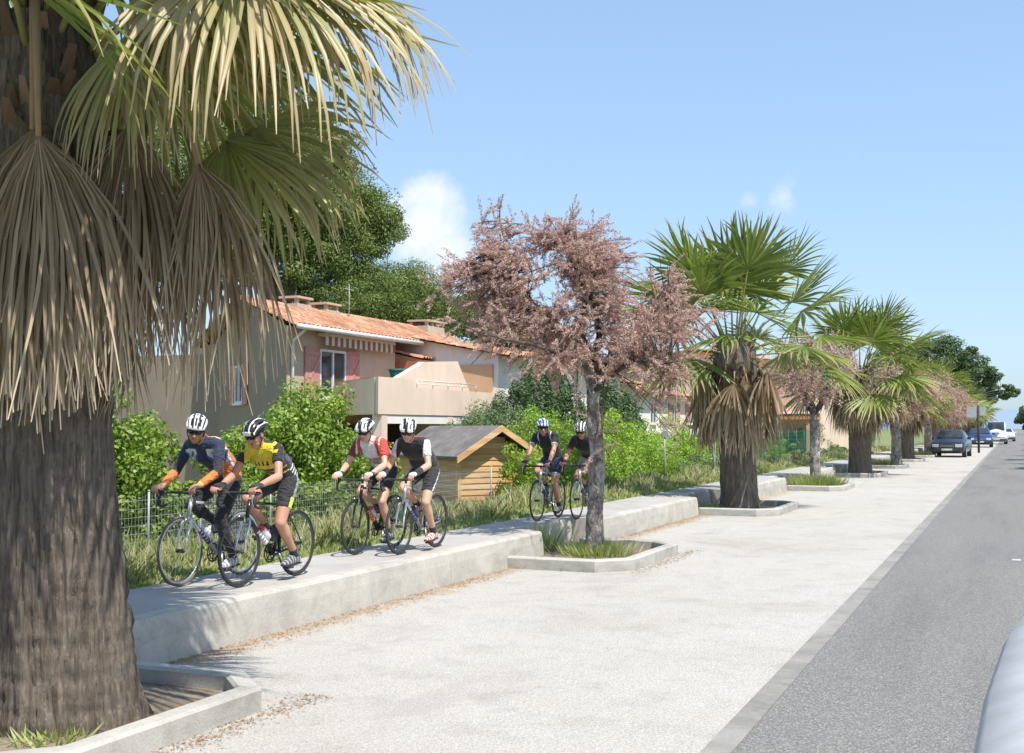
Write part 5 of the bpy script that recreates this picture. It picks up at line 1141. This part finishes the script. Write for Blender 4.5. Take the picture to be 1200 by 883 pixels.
def cloth(name,c,rough=.75):
    m,nt,b=new_mat(name); n=noise(nt,14,4,coords(nt),.6,.5); r=ramp(nt,[(.3,[x*.82 for x in c]),(.7,[min(1,x*1.1) for x in c])]); nt.links.new(n.outputs[0],r.inputs[0]); nt.links.new(r.outputs[0],b.inputs['Base Color']); b.inputs['Roughness'].default_value=rough
    bump(nt,b,noise(nt,9,2,coords(nt,'Object',(1,1,2)),.5,1.8).outputs[0],.8,.04); b.inputs['Sheen Weight'].default_value=.15; return m
def skinm(name,c):
    m,nt,b=new_mat(name); n=noise(nt,9,4,coords(nt)); r=ramp(nt,[(.3,[c[0]*.85,c[1]*.78,c[2]*.75]),(.7,c)]); nt.links.new(n.outputs[0],r.inputs[0]); nt.links.new(r.outputs[0],b.inputs['Base Color']); b.inputs['Roughness'].default_value=.5; b.inputs['Subsurface Weight'].default_value=.0; return m
K_=dict(skin=skinm('tanned skin',(.52,.28,.18)),skin2=skinm('fair skin',(.60,.36,.25)),black=cloth('black cloth',(.022,.022,.026)),navy=cloth('navy cloth',(.02,.028,.07)),white=cloth('white cloth',(.74,.74,.74)),grey=cloth('grey cloth',(.32,.32,.34)),
   orange=cloth('orange cloth',(.80,.20,.04)),blue=cloth('blue cloth',(.10,.13,.50)),yellow=cloth('yellow cloth',(.78,.62,.03)),neon=cloth('neon yellow cloth',(.72,.85,.06)),red=cloth('red cloth',(.60,.06,.04)),maroon=cloth('maroon cloth',(.20,.03,.03)),charcoal=cloth('charcoal cloth',(.07,.07,.08)),khaki=cloth('khaki cloth',(.42,.34,.24)),
   helmw=plain('white helmet shell',(.80,.80,.80),.25),helmb=plain('black helmet shell',(.03,.03,.035),.25),helmblue=plain('blue helmet shell',(.03,.10,.50),.25),foam=plain('dark helmet foam',(.02,.02,.022),.8),shades=plain('dark sunglass lens',(.01,.01,.012),.08),hair=plain('dark hair',(.05,.035,.025),.8),lips=skinm('lips',(.42,.16,.12)),bandg=plain('lime wrist band',(.5,.7,.1),.5))
M.update({'b_'+k:v for k,v in K_.items()})
def ik(a,b,l1,l2,bend):
    """joint between a and b; bend = preferred direction"""
    a=Vector(a);b=Vector(b); d=b-a; L_=min(d.length,(l1+l2)*.999); t=d.normalized(); x=(l1*l1-l2*l2+L_*L_)/(2*L_); h=math.sqrt(max(1e-6,l1*l1-x*x)); n=Vector(bend); n=(n-t*n.dot(t)).normalized(); return a+t*x+n*h
def rider(loc,rz,label,S,crank,bike_e=None):
    e=empty('person',loc,rz); tag(e,label,'person','cyclists riding along the raised path')
    lean=S.get('lean',0); dz=S.get('dz',0)
    hipc=Vector((-.235,0,1.02)); shc=Vector((.135+lean,0,1.375+dz)); BB=Vector((-.09,0,.27)); skin=S.get('skin',K_['skin'])
    hips={s:Vector((-.215,s*.088,.985)) for s in (1,-1)}; shs={s:shc+Vector((.0,s*.175,-.015)) for s in (1,-1)}
    hood=Vector((.555,.21,.955)); wr={};elb={};knee={};ank={};ball={}
    hl=S.get('hands','hoods')
    for s in (1,-1):
        wr[s]=Vector((.49,s*.212,.975)) if hl=='hoods' else Vector((.40,s*.13,.955))
        elb[s]=ik(shs[s],wr[s],.30,.27,(-.1,s*.55,-1))
        aa=crank if s>0 else crank+PI; ped=BB+Vector((.17*math.cos(aa),s*.11,.17*math.sin(aa)+.012))
        ball[s]=ped+Vector((.0,0,.035)); tilt=R(S.get('toe',18)); ank[s]=ped+Vector((-.115*math.cos(tilt)-.01,0,.085+.115*math.sin(tilt)))
        knee[s]=ik(hips[s],ank[s],.445,.435,(1,s*.05,.25))
    hc=shc+Vector((.135,0,.135)); hy=R(S.get('yaw',0)); hp=R(S.get('pitch',0)); hr=R(S.get('roll',0))
    HTf=Matrix.Rotation(hy,3,'Z')@Matrix.Rotation(hp,3,'Y')@Matrix.Rotation(hr,3,'X'); 
    hv=lambda x,y,z: hc+HTf@Vector((x,y,z))
    chest=shc+Vector((-.085,0,-.085)); waist=(hipc*.55+chest*.45)+Vector((-.02,0,.045))
    LAT=(0,1,0)
    def torso(b,g,lo=False):
        b.cap(hipc+Vector((.0,0,.02)),waist,.118+g,.112+g,LAT,1.28); b.cap(waist,chest,.112+g,.128+g,LAT,1.26); b.cap(chest,shc+Vector((-.02,0,-.03)),.128+g,.088+g,LAT,1.45)
        b.cap(shc+Vector((0,-.125,-.01)),shc+Vector((0,.125,-.01)),.068+g,.068+g); 
        if S.get('belly'): b.ell(waist+Vector((.05,0,-.05)),(.12+g,.14+g,.12+g))
    def arm(b,s,g,t0,t1,t2=None,flat=True):
        """upper arm from t0..t1 (fraction shoulder->elbow), or down to forearm fraction t2"""
        A=shs[s];E_=elb[s];W_=wr[s]; ru=lambda t:.050-.012*t+g; rf=lambda t:.040-.014*t+g
        b.cap(A.lerp(E_,t0),A.lerp(E_,t1),ru(t0),ru(t1),None,1,16,False,flat and t2 is None)
        if t2 is not None: b.cap(E_,E_.lerp(W_,t2),rf(0),rf(t2),None,1,16,False,flat,mid=[(.3,rf(0)+.003)] if t2>.5 else None)
    def leg(b,s,g,t1,t2=None,flat=True):
        A=hips[s];K2=knee[s];N_=ank[s]; ru=lambda t:.092-.034*t**.8+g
        b.cap(A,A.lerp(K2,t1),ru(0),ru(t1),None,1,18,False,flat and t2 is None,mid=[(.35/t1*t1,ru(.35*t1)+.004)])
        if t2 is not None:
            back=Vector((-.018,0,.0)); b.cap(K2,K2.lerp(N_,t2),.054+g,(.034+g) if t2>.9 else .040+g,None,1,16,False,flat,mid=[(.18,.052+g),(.34,.056+g),(.6,.044+g)]); b.ell(K2.lerp(N_,.30)+back,(.045+g,.045+g,.085+g))
    # ---- body, one continuous surface
    b=Body(); torso(b,0)
    for s in (1,-1):
        arm(b,s,0,0,1,1,False); leg(b,s,0,1,1,False)
        b.cap(ank[s],ank[s]+Vector((-.03,0,-.045)),.034,.036); b.cap(ank[s]+Vector((-.02,0,-.05)),ball[s]+Vector((.01,0,-.005)),.036,.030,LAT,1.15); b.cap(ball[s]+Vector((.01,0,0)),ball[s]+Vector((.075,0,-.008)),.029,.020,LAT,1.5)
        # hand on the hood: palm, four curled fingers, thumb on the inner side
        W_=wr[s]; pm=W_+Vector((.045,0,-.004)); 
        b.cap(W_,pm+Vector((.035,0,-.008)),.024,.024,LAT,1.45)
        for q in range(4):
            fy=W_.y+s*(.004+.0)+s*(.030-.0205*q) ; ln=(.9,1.0,.97,.85)[q]
            k0=Vector((W_.x+.085,fy,W_.z-.002-.004*q)); k1=k0+Vector((.034*ln,s*.004,-.014)); k2=k1+Vector((.012,0,-.032*ln)); k3=k2+Vector((-.014,0,-.022*ln))
            b.cap(k0-Vector((.03,0,0)),k1,.0105,.0095); b.cap(k1,k2,.0095,.009); b.cap(k2,k3,.009,.008)
        t0=W_+Vector((.03,-s*.030,-.012)); t1=t0+Vector((.035,-s*.016,-.016)); t2=t1+Vector((.03,s*.004,-.016)); b.cap(t0,t1,.014,.0115); b.cap(t1,t2,.0115,.010)
    b.cap(shc+Vector((.01,0,.0)),hc+Vector((-.035,0,-.05)),.062,.055)
    hT=HTf; b.ell(hc,(.096,.076,.112),hT); b.ell(hv(.03,0,-.065),(.062,.055,.06),hT); b.cap(hv(.05,0,-.105),hv(.062,0,-.10),.026,.022,HTf@Vector((0,1,0)),1.2)
    b.cap(hv(.088,0,.0),hv(.112,0,-.035),.010,.015,HTf@Vector((0,1,0)),1.0); b.cap(hv(.085,-.03,.022),hv(.085,.03,.022),.013,.013)
    b.cap(hv(.083,-.018,-.062),hv(.083,.018,-.062),.011,.011); 
    for s in (1,-1): b.ell(hv(-.005,s*.078,-.012),(.018,.009,.028),hT); b.ell(hv(.062,s*.042,-.03),(.024,.02,.022),hT)
    HL=np.array(hc); Rm=np.array(HTf)
    def asg(c):
        l=(c-HL)@Rm; r_=np.zeros(len(c)); r_[(np.abs(l[:,2]+.062)<.008)&(l[:,0]>.08)&(np.abs(l[:,1])<.024)]=1
        near=np.linalg.norm(l,axis=1)<.15; r_[near&(l[:,2]>-.02)&(l[:,0]<.0)&((np.abs(l[:,1])<.072)|(l[:,0]<-.03))]=2; return r_
    b.fuse('body',.0068,[skin,K_['lips'],K_['hair']],e,2,asg)
    # eyes behind the glasses
    for s in (1,-1):
        m=MB(); m.ell(hv(.078,s*.031,-.002),(.012,.013,.011),HTf); m.build('eye',K_['white'],e)
    # ---- jersey
    b=Body(); torso(b,.012)
    for s in (1,-1): arm(b,s,.012,0,S.get('sleeve',.62))
    b.cap(shc+Vector((.02,0,.02)),shc+Vector((.055,0,.052)),.066,.062)
    b.fuse('jersey',.0095,S['jm'],e,3,S['jersey'](shc,hipc,shs,elb))
    # ---- shorts / tights
    b=Body(); b.cap(hipc+Vector((-.01,0,-.01)),hipc+Vector((.05,0,.075)),.128,.118,LAT,1.27)
    for s in (1,-1): leg(b,s,.009,S.get('short',.70) if not S.get('tights') else 1,S.get('tights'))
    b.fuse('tights' if S.get('tights') else 'shorts',.0095,S['sm'],e,3,S['shorts'](hips,knee,ank))
    # ---- arm warmers, pads, gloves, socks, shoes
    for s in (1,-1):
        if 'warm' in S:
            b=Body(); E_=elb[s];W_=wr[s]; b.cap(shs[s].lerp(E_,.55),E_,.043+.009,.040+.009,None,1,16,True,False); b.cap(E_,E_.lerp(W_,S.get('warmend',.93)),.049,.036,None,1,16,False,True)
            EL,WR=np.array(E_),np.array(W_)
            def wa(c,EL=EL,WR=WR): t=((c-EL)@(WR-EL))/((WR-EL)@(WR-EL)); return (t>.18)*1
            b.fuse('arm_warmer',.009,S['warm'],e,2,wa)
        if 'pads' in S:
            b=Body(); E_=elb[s];W_=wr[s]; b.cap(E_.lerp(W_,.55),E_.lerp(W_,.97),.042,.038,None,1,16,True,True); b.fuse('wrist_warmer',.008,S['pads'],e,2)
        if 'glove' in S:
            b=Body(); W_=wr[s]; b.cap(W_+Vector((-.02,0,.003)),W_+Vector((.085,0,-.010)),.029,.030,LAT,1.5,16,False,False); t0=W_+Vector((.03,-s*.030,-.012)); b.cap(t0,t0+Vector((.03,-s*.014,-.014)),.018,.0155)
            wx=W_.x
            b.fuse('glove',.006,S['glove'],e,2,lambda c:(c[:,0]>wx+.035)*1 if len(S['glove'])>1 else np.zeros(len(c)))
        if S.get('band') and s>0:
            m=MB(); m.tube([elb[s].lerp(wr[s],.90),elb[s].lerp(wr[s],.98)],.033,14); m.build('wrist_band',S['band'],e)
        if not S.get('tights') or True:
            b=Body(); N_=ank[s]; up=(knee[s]-N_).normalized(); b.cap(N_+up*S.get('sock',.07),N_+Vector((-.01,0,-.03)),.043,.044,None,1,16,True,False); b.fuse('sock',.008,S['sockm'],e,1)
        b=Body(); hz=ank[s]+Vector((-.035,0,-.05)); b.cap(ank[s]+Vector((-.01,0,-.025)),hz,.046,.044); b.cap(hz,ball[s]+Vector((.0,0,.002)),.044,.041,LAT,1.05); b.cap(ball[s],ball[s]+Vector((.085,0,-.008)),.040,.025,LAT,1.25); b.ell(ball[s]+Vector((-.05,0,.035)),(.07,.036,.035))
        bl=np.array(ball[s]); sh=b.fuse('shoe',.0075,S['shoem'],e,2,lambda c,bl=bl:((np.sin((c[:,0]-bl[0])*150)>.35)&(c[:,2]>bl[2]-.01))*1)
        m=MB(); hzz=hz.z-.048; bz=ball[s].z-.040; m.add([(hz.x-.045,ball[s].y-.034,hzz),(hz.x-.045,ball[s].y+.034,hzz),(ball[s].x,ball[s].y+.044,bz),(ball[s].x+.10,ball[s].y+.024,bz+.012),(ball[s].x+.10,ball[s].y-.024,bz+.012),(ball[s].x,ball[s].y-.044,bz),(hz.x-.045,ball[s].y-.034,hzz+.014),(hz.x-.045,ball[s].y+.034,hzz+.014),(ball[s].x,ball[s].y+.044,bz+.014),(ball[s].x+.10,ball[s].y+.024,bz+.026),(ball[s].x+.10,ball[s].y-.024,bz+.026),(ball[s].x,ball[s].y-.044,bz+.014)],[(0,1,2,3,4,5),(11,10,9,8,7,6)]+[(i,i+6,(i+1)%6+6,(i+1)%6) for i in range(6)]); m.build('sole',K_['black'],sh)
    # ---- helmet: inner foam shell, ribbed outer shell with open vents, straps
    m=MB(); m.ell(hv(-.008,0,.045),(.118,.088,.088),HTf,20,12); hm=m.build('helmet',K_['foam'],e)
    m=MB(); nu,nv_=30,36; G={}
    for i in range(nu+1):
        u=-.46*PI+ .92*PI*i/nu                    # across, left to right
        for j in range(nv_+1):
            v=-.08*PI+1.13*PI*j/nv_               # front to back
            rx,ry,rz_=.132,.100,.106
            x=rx*math.cos(v)*(math.cos(u)**.25); z=rz_*math.sin(v)*math.cos(u)+.018*0; y=ry*math.sin(u)*(1-.10*abs(math.cos(v))**3)
            if math.sin(v)<0: z=rz_*math.sin(v)*math.cos(u)*.9
            low=-.012+.02*(x/rx)**2*(1 if x>0 else -1)*0
            x-=.012+.018*max(0,-math.cos(v)); 
            G[i,j]=m_v=hv(x,y,max(z,-.035 if x<-.05 else -.005)+.045)
    for i in range(nu):
        ui=(i+.5)/nu; 
        for j in range(nv_):
            vj=(j+.5)/nv_
            strip=int(ui*9.999)%2; band=(.17<vj<.40) or (.46<vj<.66) or (.71<vj<.87)
            vent=(int(ui*30) in (4,5,9,10,14,15,19,20,24,25)) and band
            if vent: continue
            c=S['helm'](ui,vj); 
            m.add([G[i,j],G[i+1,j],G[i+1,j+1],G[i,j+1]],[(0,1,2,3)],c,True)
    o=m.build('helmet_shell',S['hm'],hm); md=o.modifiers.new('w','WELD'); md.merge_threshold=.0008; md=o.modifiers.new('t','SOLIDIFY'); md.thickness=.010; md.offset=-.5
    for s in (1,-1): m=MB(); m.tube([hv(.03,s*.084,.03),hv(.012,s*.080,-.05),hv(.035,s*.045,-.118)],.005,5); m.tube([hv(-.05,s*.080,.02),hv(.010,s*.080,-.05)],.004,5); m.build('chin_strap',K_['black'],hm)
    if S.get('shades',True):
        m=MB()
        for s in (1,-1):
            m.ell(hv(.090,s*.034,.0),(.010,.033,.019),HTf@Matrix.Rotation(-s*R(-22),3,'Z'),14,8); m.tube([hv(.080,s*.064,.006),hv(.03,s*.082,.008),hv(-.01,s*.083,.004)],.0035,5)
        m.tube([hv(.100,-.01,.006),hv(.100,.01,.006)],.004,5); m.build('sunglasses',K_['shades'],e)
    if S.get('pack'):
        m=MB(); m.ell(waist+Vector((-.11,.04,.045)),(.05,.06,.035)); m.ell(waist+Vector((-.11,-.06,.045)),(.05,.05,.03)); m.build('jersey_pocket',K_['black'],e)
    return e
# clothing patterns as functions of position on the body
def tpar(c,a,b): a=np.array(a);b=np.array(b); return ((c-a)@(b-a))/((b-a)@(b-a))
def j_orange(shc,hipc,shs,elb):   # 0 navy 1 blue 2 orange 3 white
    def f(c):
        t=tpar(c,hipc,shc); y=np.abs(c[:,1]); r=np.zeros(len(c)); h=c[:,2]-(np.array(hipc)[2]+(t)*(shc.z-hipc.z))  # height above the spine line
        side=(y>.085)&(y<.22); side=(y>.06)&(y<.2); r[side&(h>-.09)]=1; r[side&(h>.03)&(h<.085)]=2; r[(np.abs(h-.02)<.011)&side]=3; r[side&(t<.55)&(h>-.06)&(h<.0)]=2; r[(h<-.10)]=0; r[(np.abs(h+.07)<.010)&side]=3; r[(t>1.02)&(h<.02)]=0; r[(t>.85)&(y<.10)&(h>.02)]=2
        r[(y>.17)&(c[:,2]<shc.z-.06)&(t>.6)]=0; r[(t<.16)&(h>-.02)]=2; r[(h>.08)&(t<.8)&(y<.06)]=1; return r
    return f
def j_yellow(shc,hipc,shs,elb):   # 0 black 1 yellow 2 charcoal 3 white
    def f(c):
        t=tpar(c,hipc,shc); y=np.abs(c[:,1]); r=np.zeros(len(c)); h=c[:,2]-(hipc.z+t*(shc.z-hipc.z))
        r[(h>.03)&(t<.8)]=2; r[(t>.62)&(h<.0)&(y<.165)]=1; r[(t>.60)&(t<.64)&(h<0)]=0; r[(t>1.0)&(h>.05)&(y>.06)&(y<.2)]=1
        r[(t<.30)&(h>.0)&(np.sin(t*75)>.2)]=3; r[(y>.15)&(y<.215)&(np.sin(c[:,2]*120+c[:,0]*80)>.35)&(c[:,2]>shc.z-.05)&(c[:,0]>shc.x-.03)]=1; r[(y<.09)&(t>.72)&(t<.92)&(h<-.05)&(np.abs(np.sin(c[:,1]*70))>.75)&(np.abs(t-.82)<.05)]=0
        r[(h<.0)&(t>.25)&(t<.5)&(np.sin(c[:,2]*70+c[:,0]*60)>.75)]=1; return r
    return f
def j_white(shc,hipc,shs,elb):    # 0 white 1 red-orange 2 maroon 3 grey
    def f(c):
        t=tpar(c,hipc,shc); y=c[:,1]; r=np.zeros(len(c)); h=c[:,2]-(hipc.z+t*(shc.z-hipc.z))
        r[(h>-.03)&(h<.06)&(t<.62)&(t>.2)]=1; r[(np.abs(y)>.165)&(y>0)&(t>.6)]=1; r[(y<-.165)&(t>.6)]=2; r[(np.abs(y)<.15)&(t>.5)&(t<.7)&(h<-.06)]=3; r[(t<.2)&(h>-.04)&(np.sin(t*60)>0)]=1; r[(t>.75)&(np.abs(y)>.10)&(np.abs(y)<.15)&(h<.04)]=1
        r[(h<-.04)&(np.abs(t-.42)<.06)&(np.abs(np.sin(y*60))>.5)]=2; return r
    return f
def j_vest(shc,hipc,shs,elb):     # 0 black 1 white 2 red
    def f(c):
        y=np.abs(c[:,1]); r=np.zeros(len(c)); r[(y>.185)&(c[:,2]<shc.z+.03)]=1; t=tpar(c,hipc,shc); h=c[:,2]-(hipc.z+t*(shc.z-hipc.z)); r[(t>1.02)&(y>.02)&(y<.09)&(h>.02)&(h<.09)]=1; r[(c[:,2]>shc.z+.062)]=2; return r
    return f
def j_black(shc,hipc,shs,elb):    # 0 black 1 white 2 grey
    def f(c):
        y=np.abs(c[:,1]); r=np.zeros(len(c)); t=tpar(c,hipc,shc); r[(np.abs(y-.11)<.008)&(t>.75)]=1
        for s in (1,-1):
            q=tpar(c,shs[s],elb[s]); r[(q>.54)&(c[:,1]*s>.15)&(t>.5)]=1 if True else 0
        return r
    return f
def s_plain(h,k,a): return lambda c: np.zeros(len(c))
def s_side(m_lo,m_hi,w0=.045):
    def g(h,k,a):
        def f(c):
            r=np.zeros(len(c))
            for s in (1,-1):
                t=tpar(c,h[s],k[s]); ax=np.array(h[s])+(t[:,None])*(np.array(k[s])-np.array(h[s])); dy=(c[:,1]-ax[:,1])*s; up=c[:,2]-ax[:,2]
                bk=(c[:,0]-ax[:,0])<.004; r[(c[:,1]*s>0)&(dy>.012)&bk]=1; r[(c[:,1]*s>0)&(dy>.0)&(t>.40)&((c[:,0]-ax[:,0])<.02)]=2
            return r
        return f
    return g
def s_stripe(h,k,a):
    def f(c):
        r=np.zeros(len(c))
        for s in (1,-1):
            t=tpar(c,h[s],k[s]); ax=np.array(h[s])+(t[:,None])*(np.array(k[s])-np.array(h[s])); dy=(c[:,1]-ax[:,1])*s; dx=c[:,0]-ax[:,0]; r[(c[:,1]*s>0)&(dy>.05)&(np.abs(dx+.02-.05*t)<.009)]=1
        return r
    return f
def s_hem(h,k,a):
    def f(c):
        r=np.zeros(len(c))
        for s in (1,-1): t=tpar(c,h[s],k[s]); r[(c[:,1]*s>0)&(t>.60)&((t<.635)|(t>.66))]=1
        return r
    return f
hw=lambda u,v: 0 if abs((u*5)%1-.5)<.36 or v<.12 else 1
hb=lambda u,v: 1 if abs((u*4)%1-.5)<.14 or (v<.16 and .3<u<.7) else 0
hblue=lambda u,v: 1 if int(u*9+v*1.2)%2 else 0
hc_=lambda u,v: (1 if int(u*7+v*2)%3==0 else 0)
def pm(n,c,r=.3,me=0.): return plain(n,c,r,me)
whitef=pm('white frame paint',(.72,.72,.74)); silverf=pm('silver frame',(.55,.56,.58),.25,.6); blackf=pm('black frame paint',(.018,.018,.02),.2); navym=pm('navy frame marks',(.03,.03,.14)); whitem=pm('white frame marks',(.75,.75,.75)); orangem=pm('orange frame marks',(.75,.20,.05)); tan=pm('tan tyre sidewall',(.13,.10,.07),.7)
wb=pm('white bottle',(.72,.72,.75),.4); rb_=pm('red bottle cap',(.65,.05,.04),.4); bb_=pm('smoked bottle',(.05,.06,.08),.4); gb=pm('clear grey bottle',(.42,.42,.44),.3); rimd=pm('dark rim',(.06,.06,.065),.35,.5); rims=pm('silver rim',(.58,.58,.60),.3,.8)
PZ=.4045
def put(x,yf,rz,blab,C,rlab,S,crank):
    # x,yf: front contact; bike heads towards -y
    a=R(-90+rz); f=Vector((math.cos(a),math.sin(a))); o_=Vector((x,yf))-f*.49
    be=bike((o_.x,o_.y,PZ),a,blab,C,crank=crank); rider((o_.x,o_.y,PZ),a,rlab,S,crank)
k=K_
put(-7.43,9.46,0,'white and silver road bicycle of the leading rider in orange and blue',dict(frame=silverf,mark=navym,fork=whitef,rim=rims,tyre=tan,bottle=wb,bottlecap=wb,two=silverf),
    'rider in blue and orange jersey with orange arm warmers and long black tights, white helmet',dict(jm=[k['navy'],k['blue'],k['orange'],k['white']],jersey=j_orange,sm=[k['black']],shorts=s_plain,tights=.97,warm=[k['black'],k['orange']],sockm=[k['black']],shoem=[k['grey'],k['white']],helm=hw,hm=[k['helmw'],k['helmb']],yaw=30,pitch=20,roll=-8,band=k['bandg'],dz=.0),R(-88))
put(-6.86,9.62,0,'black road bicycle with white lettering ridden beside the leading bicycle',dict(frame=blackf,mark=whitem,fork=silverf,rim=rimd,rimr=.013,bottle=wb,bottlecap=rb_,bottle2=bb_,stem=silverf,two=blackf),
    'rider in yellow and black jersey and shorts with a neon yellow patch, black helmet',dict(jm=[k['black'],k['yellow'],k['charcoal'],k['white']],jersey=j_yellow,sm=[k['black'],k['grey'],k['neon']],shorts=s_side(1,2),glove=[k['black']],sockm=[k['black']],shoem=[k['charcoal'],k['grey']],helm=hb,hm=[k['helmb'],k['helmw']],yaw=-4,pitch=26,dz=-.045,lean=-.015,sleeve=.5,pack=True,toe=12,short=.66),R(-122))
put(-7.33,12.62,0,'black and orange road bicycle of the rider in white and red',dict(frame=blackf,mark=orangem,fork=blackf,rim=rimd,rimr=.016,bottle=gb,bottlecap=rb_,tape=k['black']),
    'rider in white and red jersey with bare arms and silver helmet, nearest the fence',dict(skin=K_['skin2'],jm=[k['white'],k['red'],k['maroon'],k['grey']],jersey=j_white,sm=[k['black']],shorts=s_plain,glove=[k['black'],k['white']],sockm=[k['charcoal']],shoem=[k['charcoal'],k['grey']],helm=hc_,hm=[k['helmw'],k['helmb']],yaw=6,pitch=24,dz=-.02,short=.62),R(-75))
put(-6.85,12.84,0,'grey road bicycle with white rear stays under the rider in a black gilet',dict(frame=silverf,mark=navym,fork=whitef,rim=rimd,rimr=.016,bottle=bb_,two=silverf,tape=k['black']),
    'rider in black gilet over white sleeves, black shorts with a thin white stripe, red shoes',dict(skin=K_['skin2'],jm=[k['black'],k['white'],k['red']],jersey=j_vest,sm=[k['black'],k['white']],shorts=s_stripe,pads=[k['black']],glove=[k['black'],k['white']],sockm=[k['black']],shoem=[k['red'],k['white']],helm=hc_,hm=[k['helmw'],k['helmb']],yaw=20,pitch=26,roll=-5,dz=-.02,lean=.01,belly=True,short=.68),R(-92))
put(-7.19,18.25,0,'white forked silver road bicycle of the rider in all black, left of the tamarisk trunk',dict(frame=silverf,mark=navym,fork=whitef,rim=rimd,bottle=bb_,two=silverf),
    'rider in black jersey with white piping, blue and white helmet, left of the tamarisk trunk',dict(jm=[k['black'],k['white']],jersey=j_black,sm=[k['navy'],k['white']],shorts=s_hem,glove=[k['black']],sockm=[k['black']],shoem=[k['black'],k['grey']],helm=hblue,hm=[k['helmblue'],k['helmw']],yaw=28,pitch=10,dz=.03,lean=-.03),R(-100))
put(-6.72,18.85,0,'silver road bicycle half hidden behind the tamarisk trunk',dict(frame=silverf,mark=navym,fork=silverf,rim=rimd,bottle=bb_,two=silverf),
    'rider in black jersey and khaki shorts half hidden behind the tamarisk trunk',dict(jm=[k['black'],k['maroon']],jersey=j_black,sm=[k['khaki']],shorts=s_plain,glove=[k['black']],sockm=[k['black']],shoem=[k['black'],k['grey']],helm=hblue,hm=[k['helmb'],k['helmw']],yaw=8,pitch=24,dz=-.03,short=.6),R(-60))
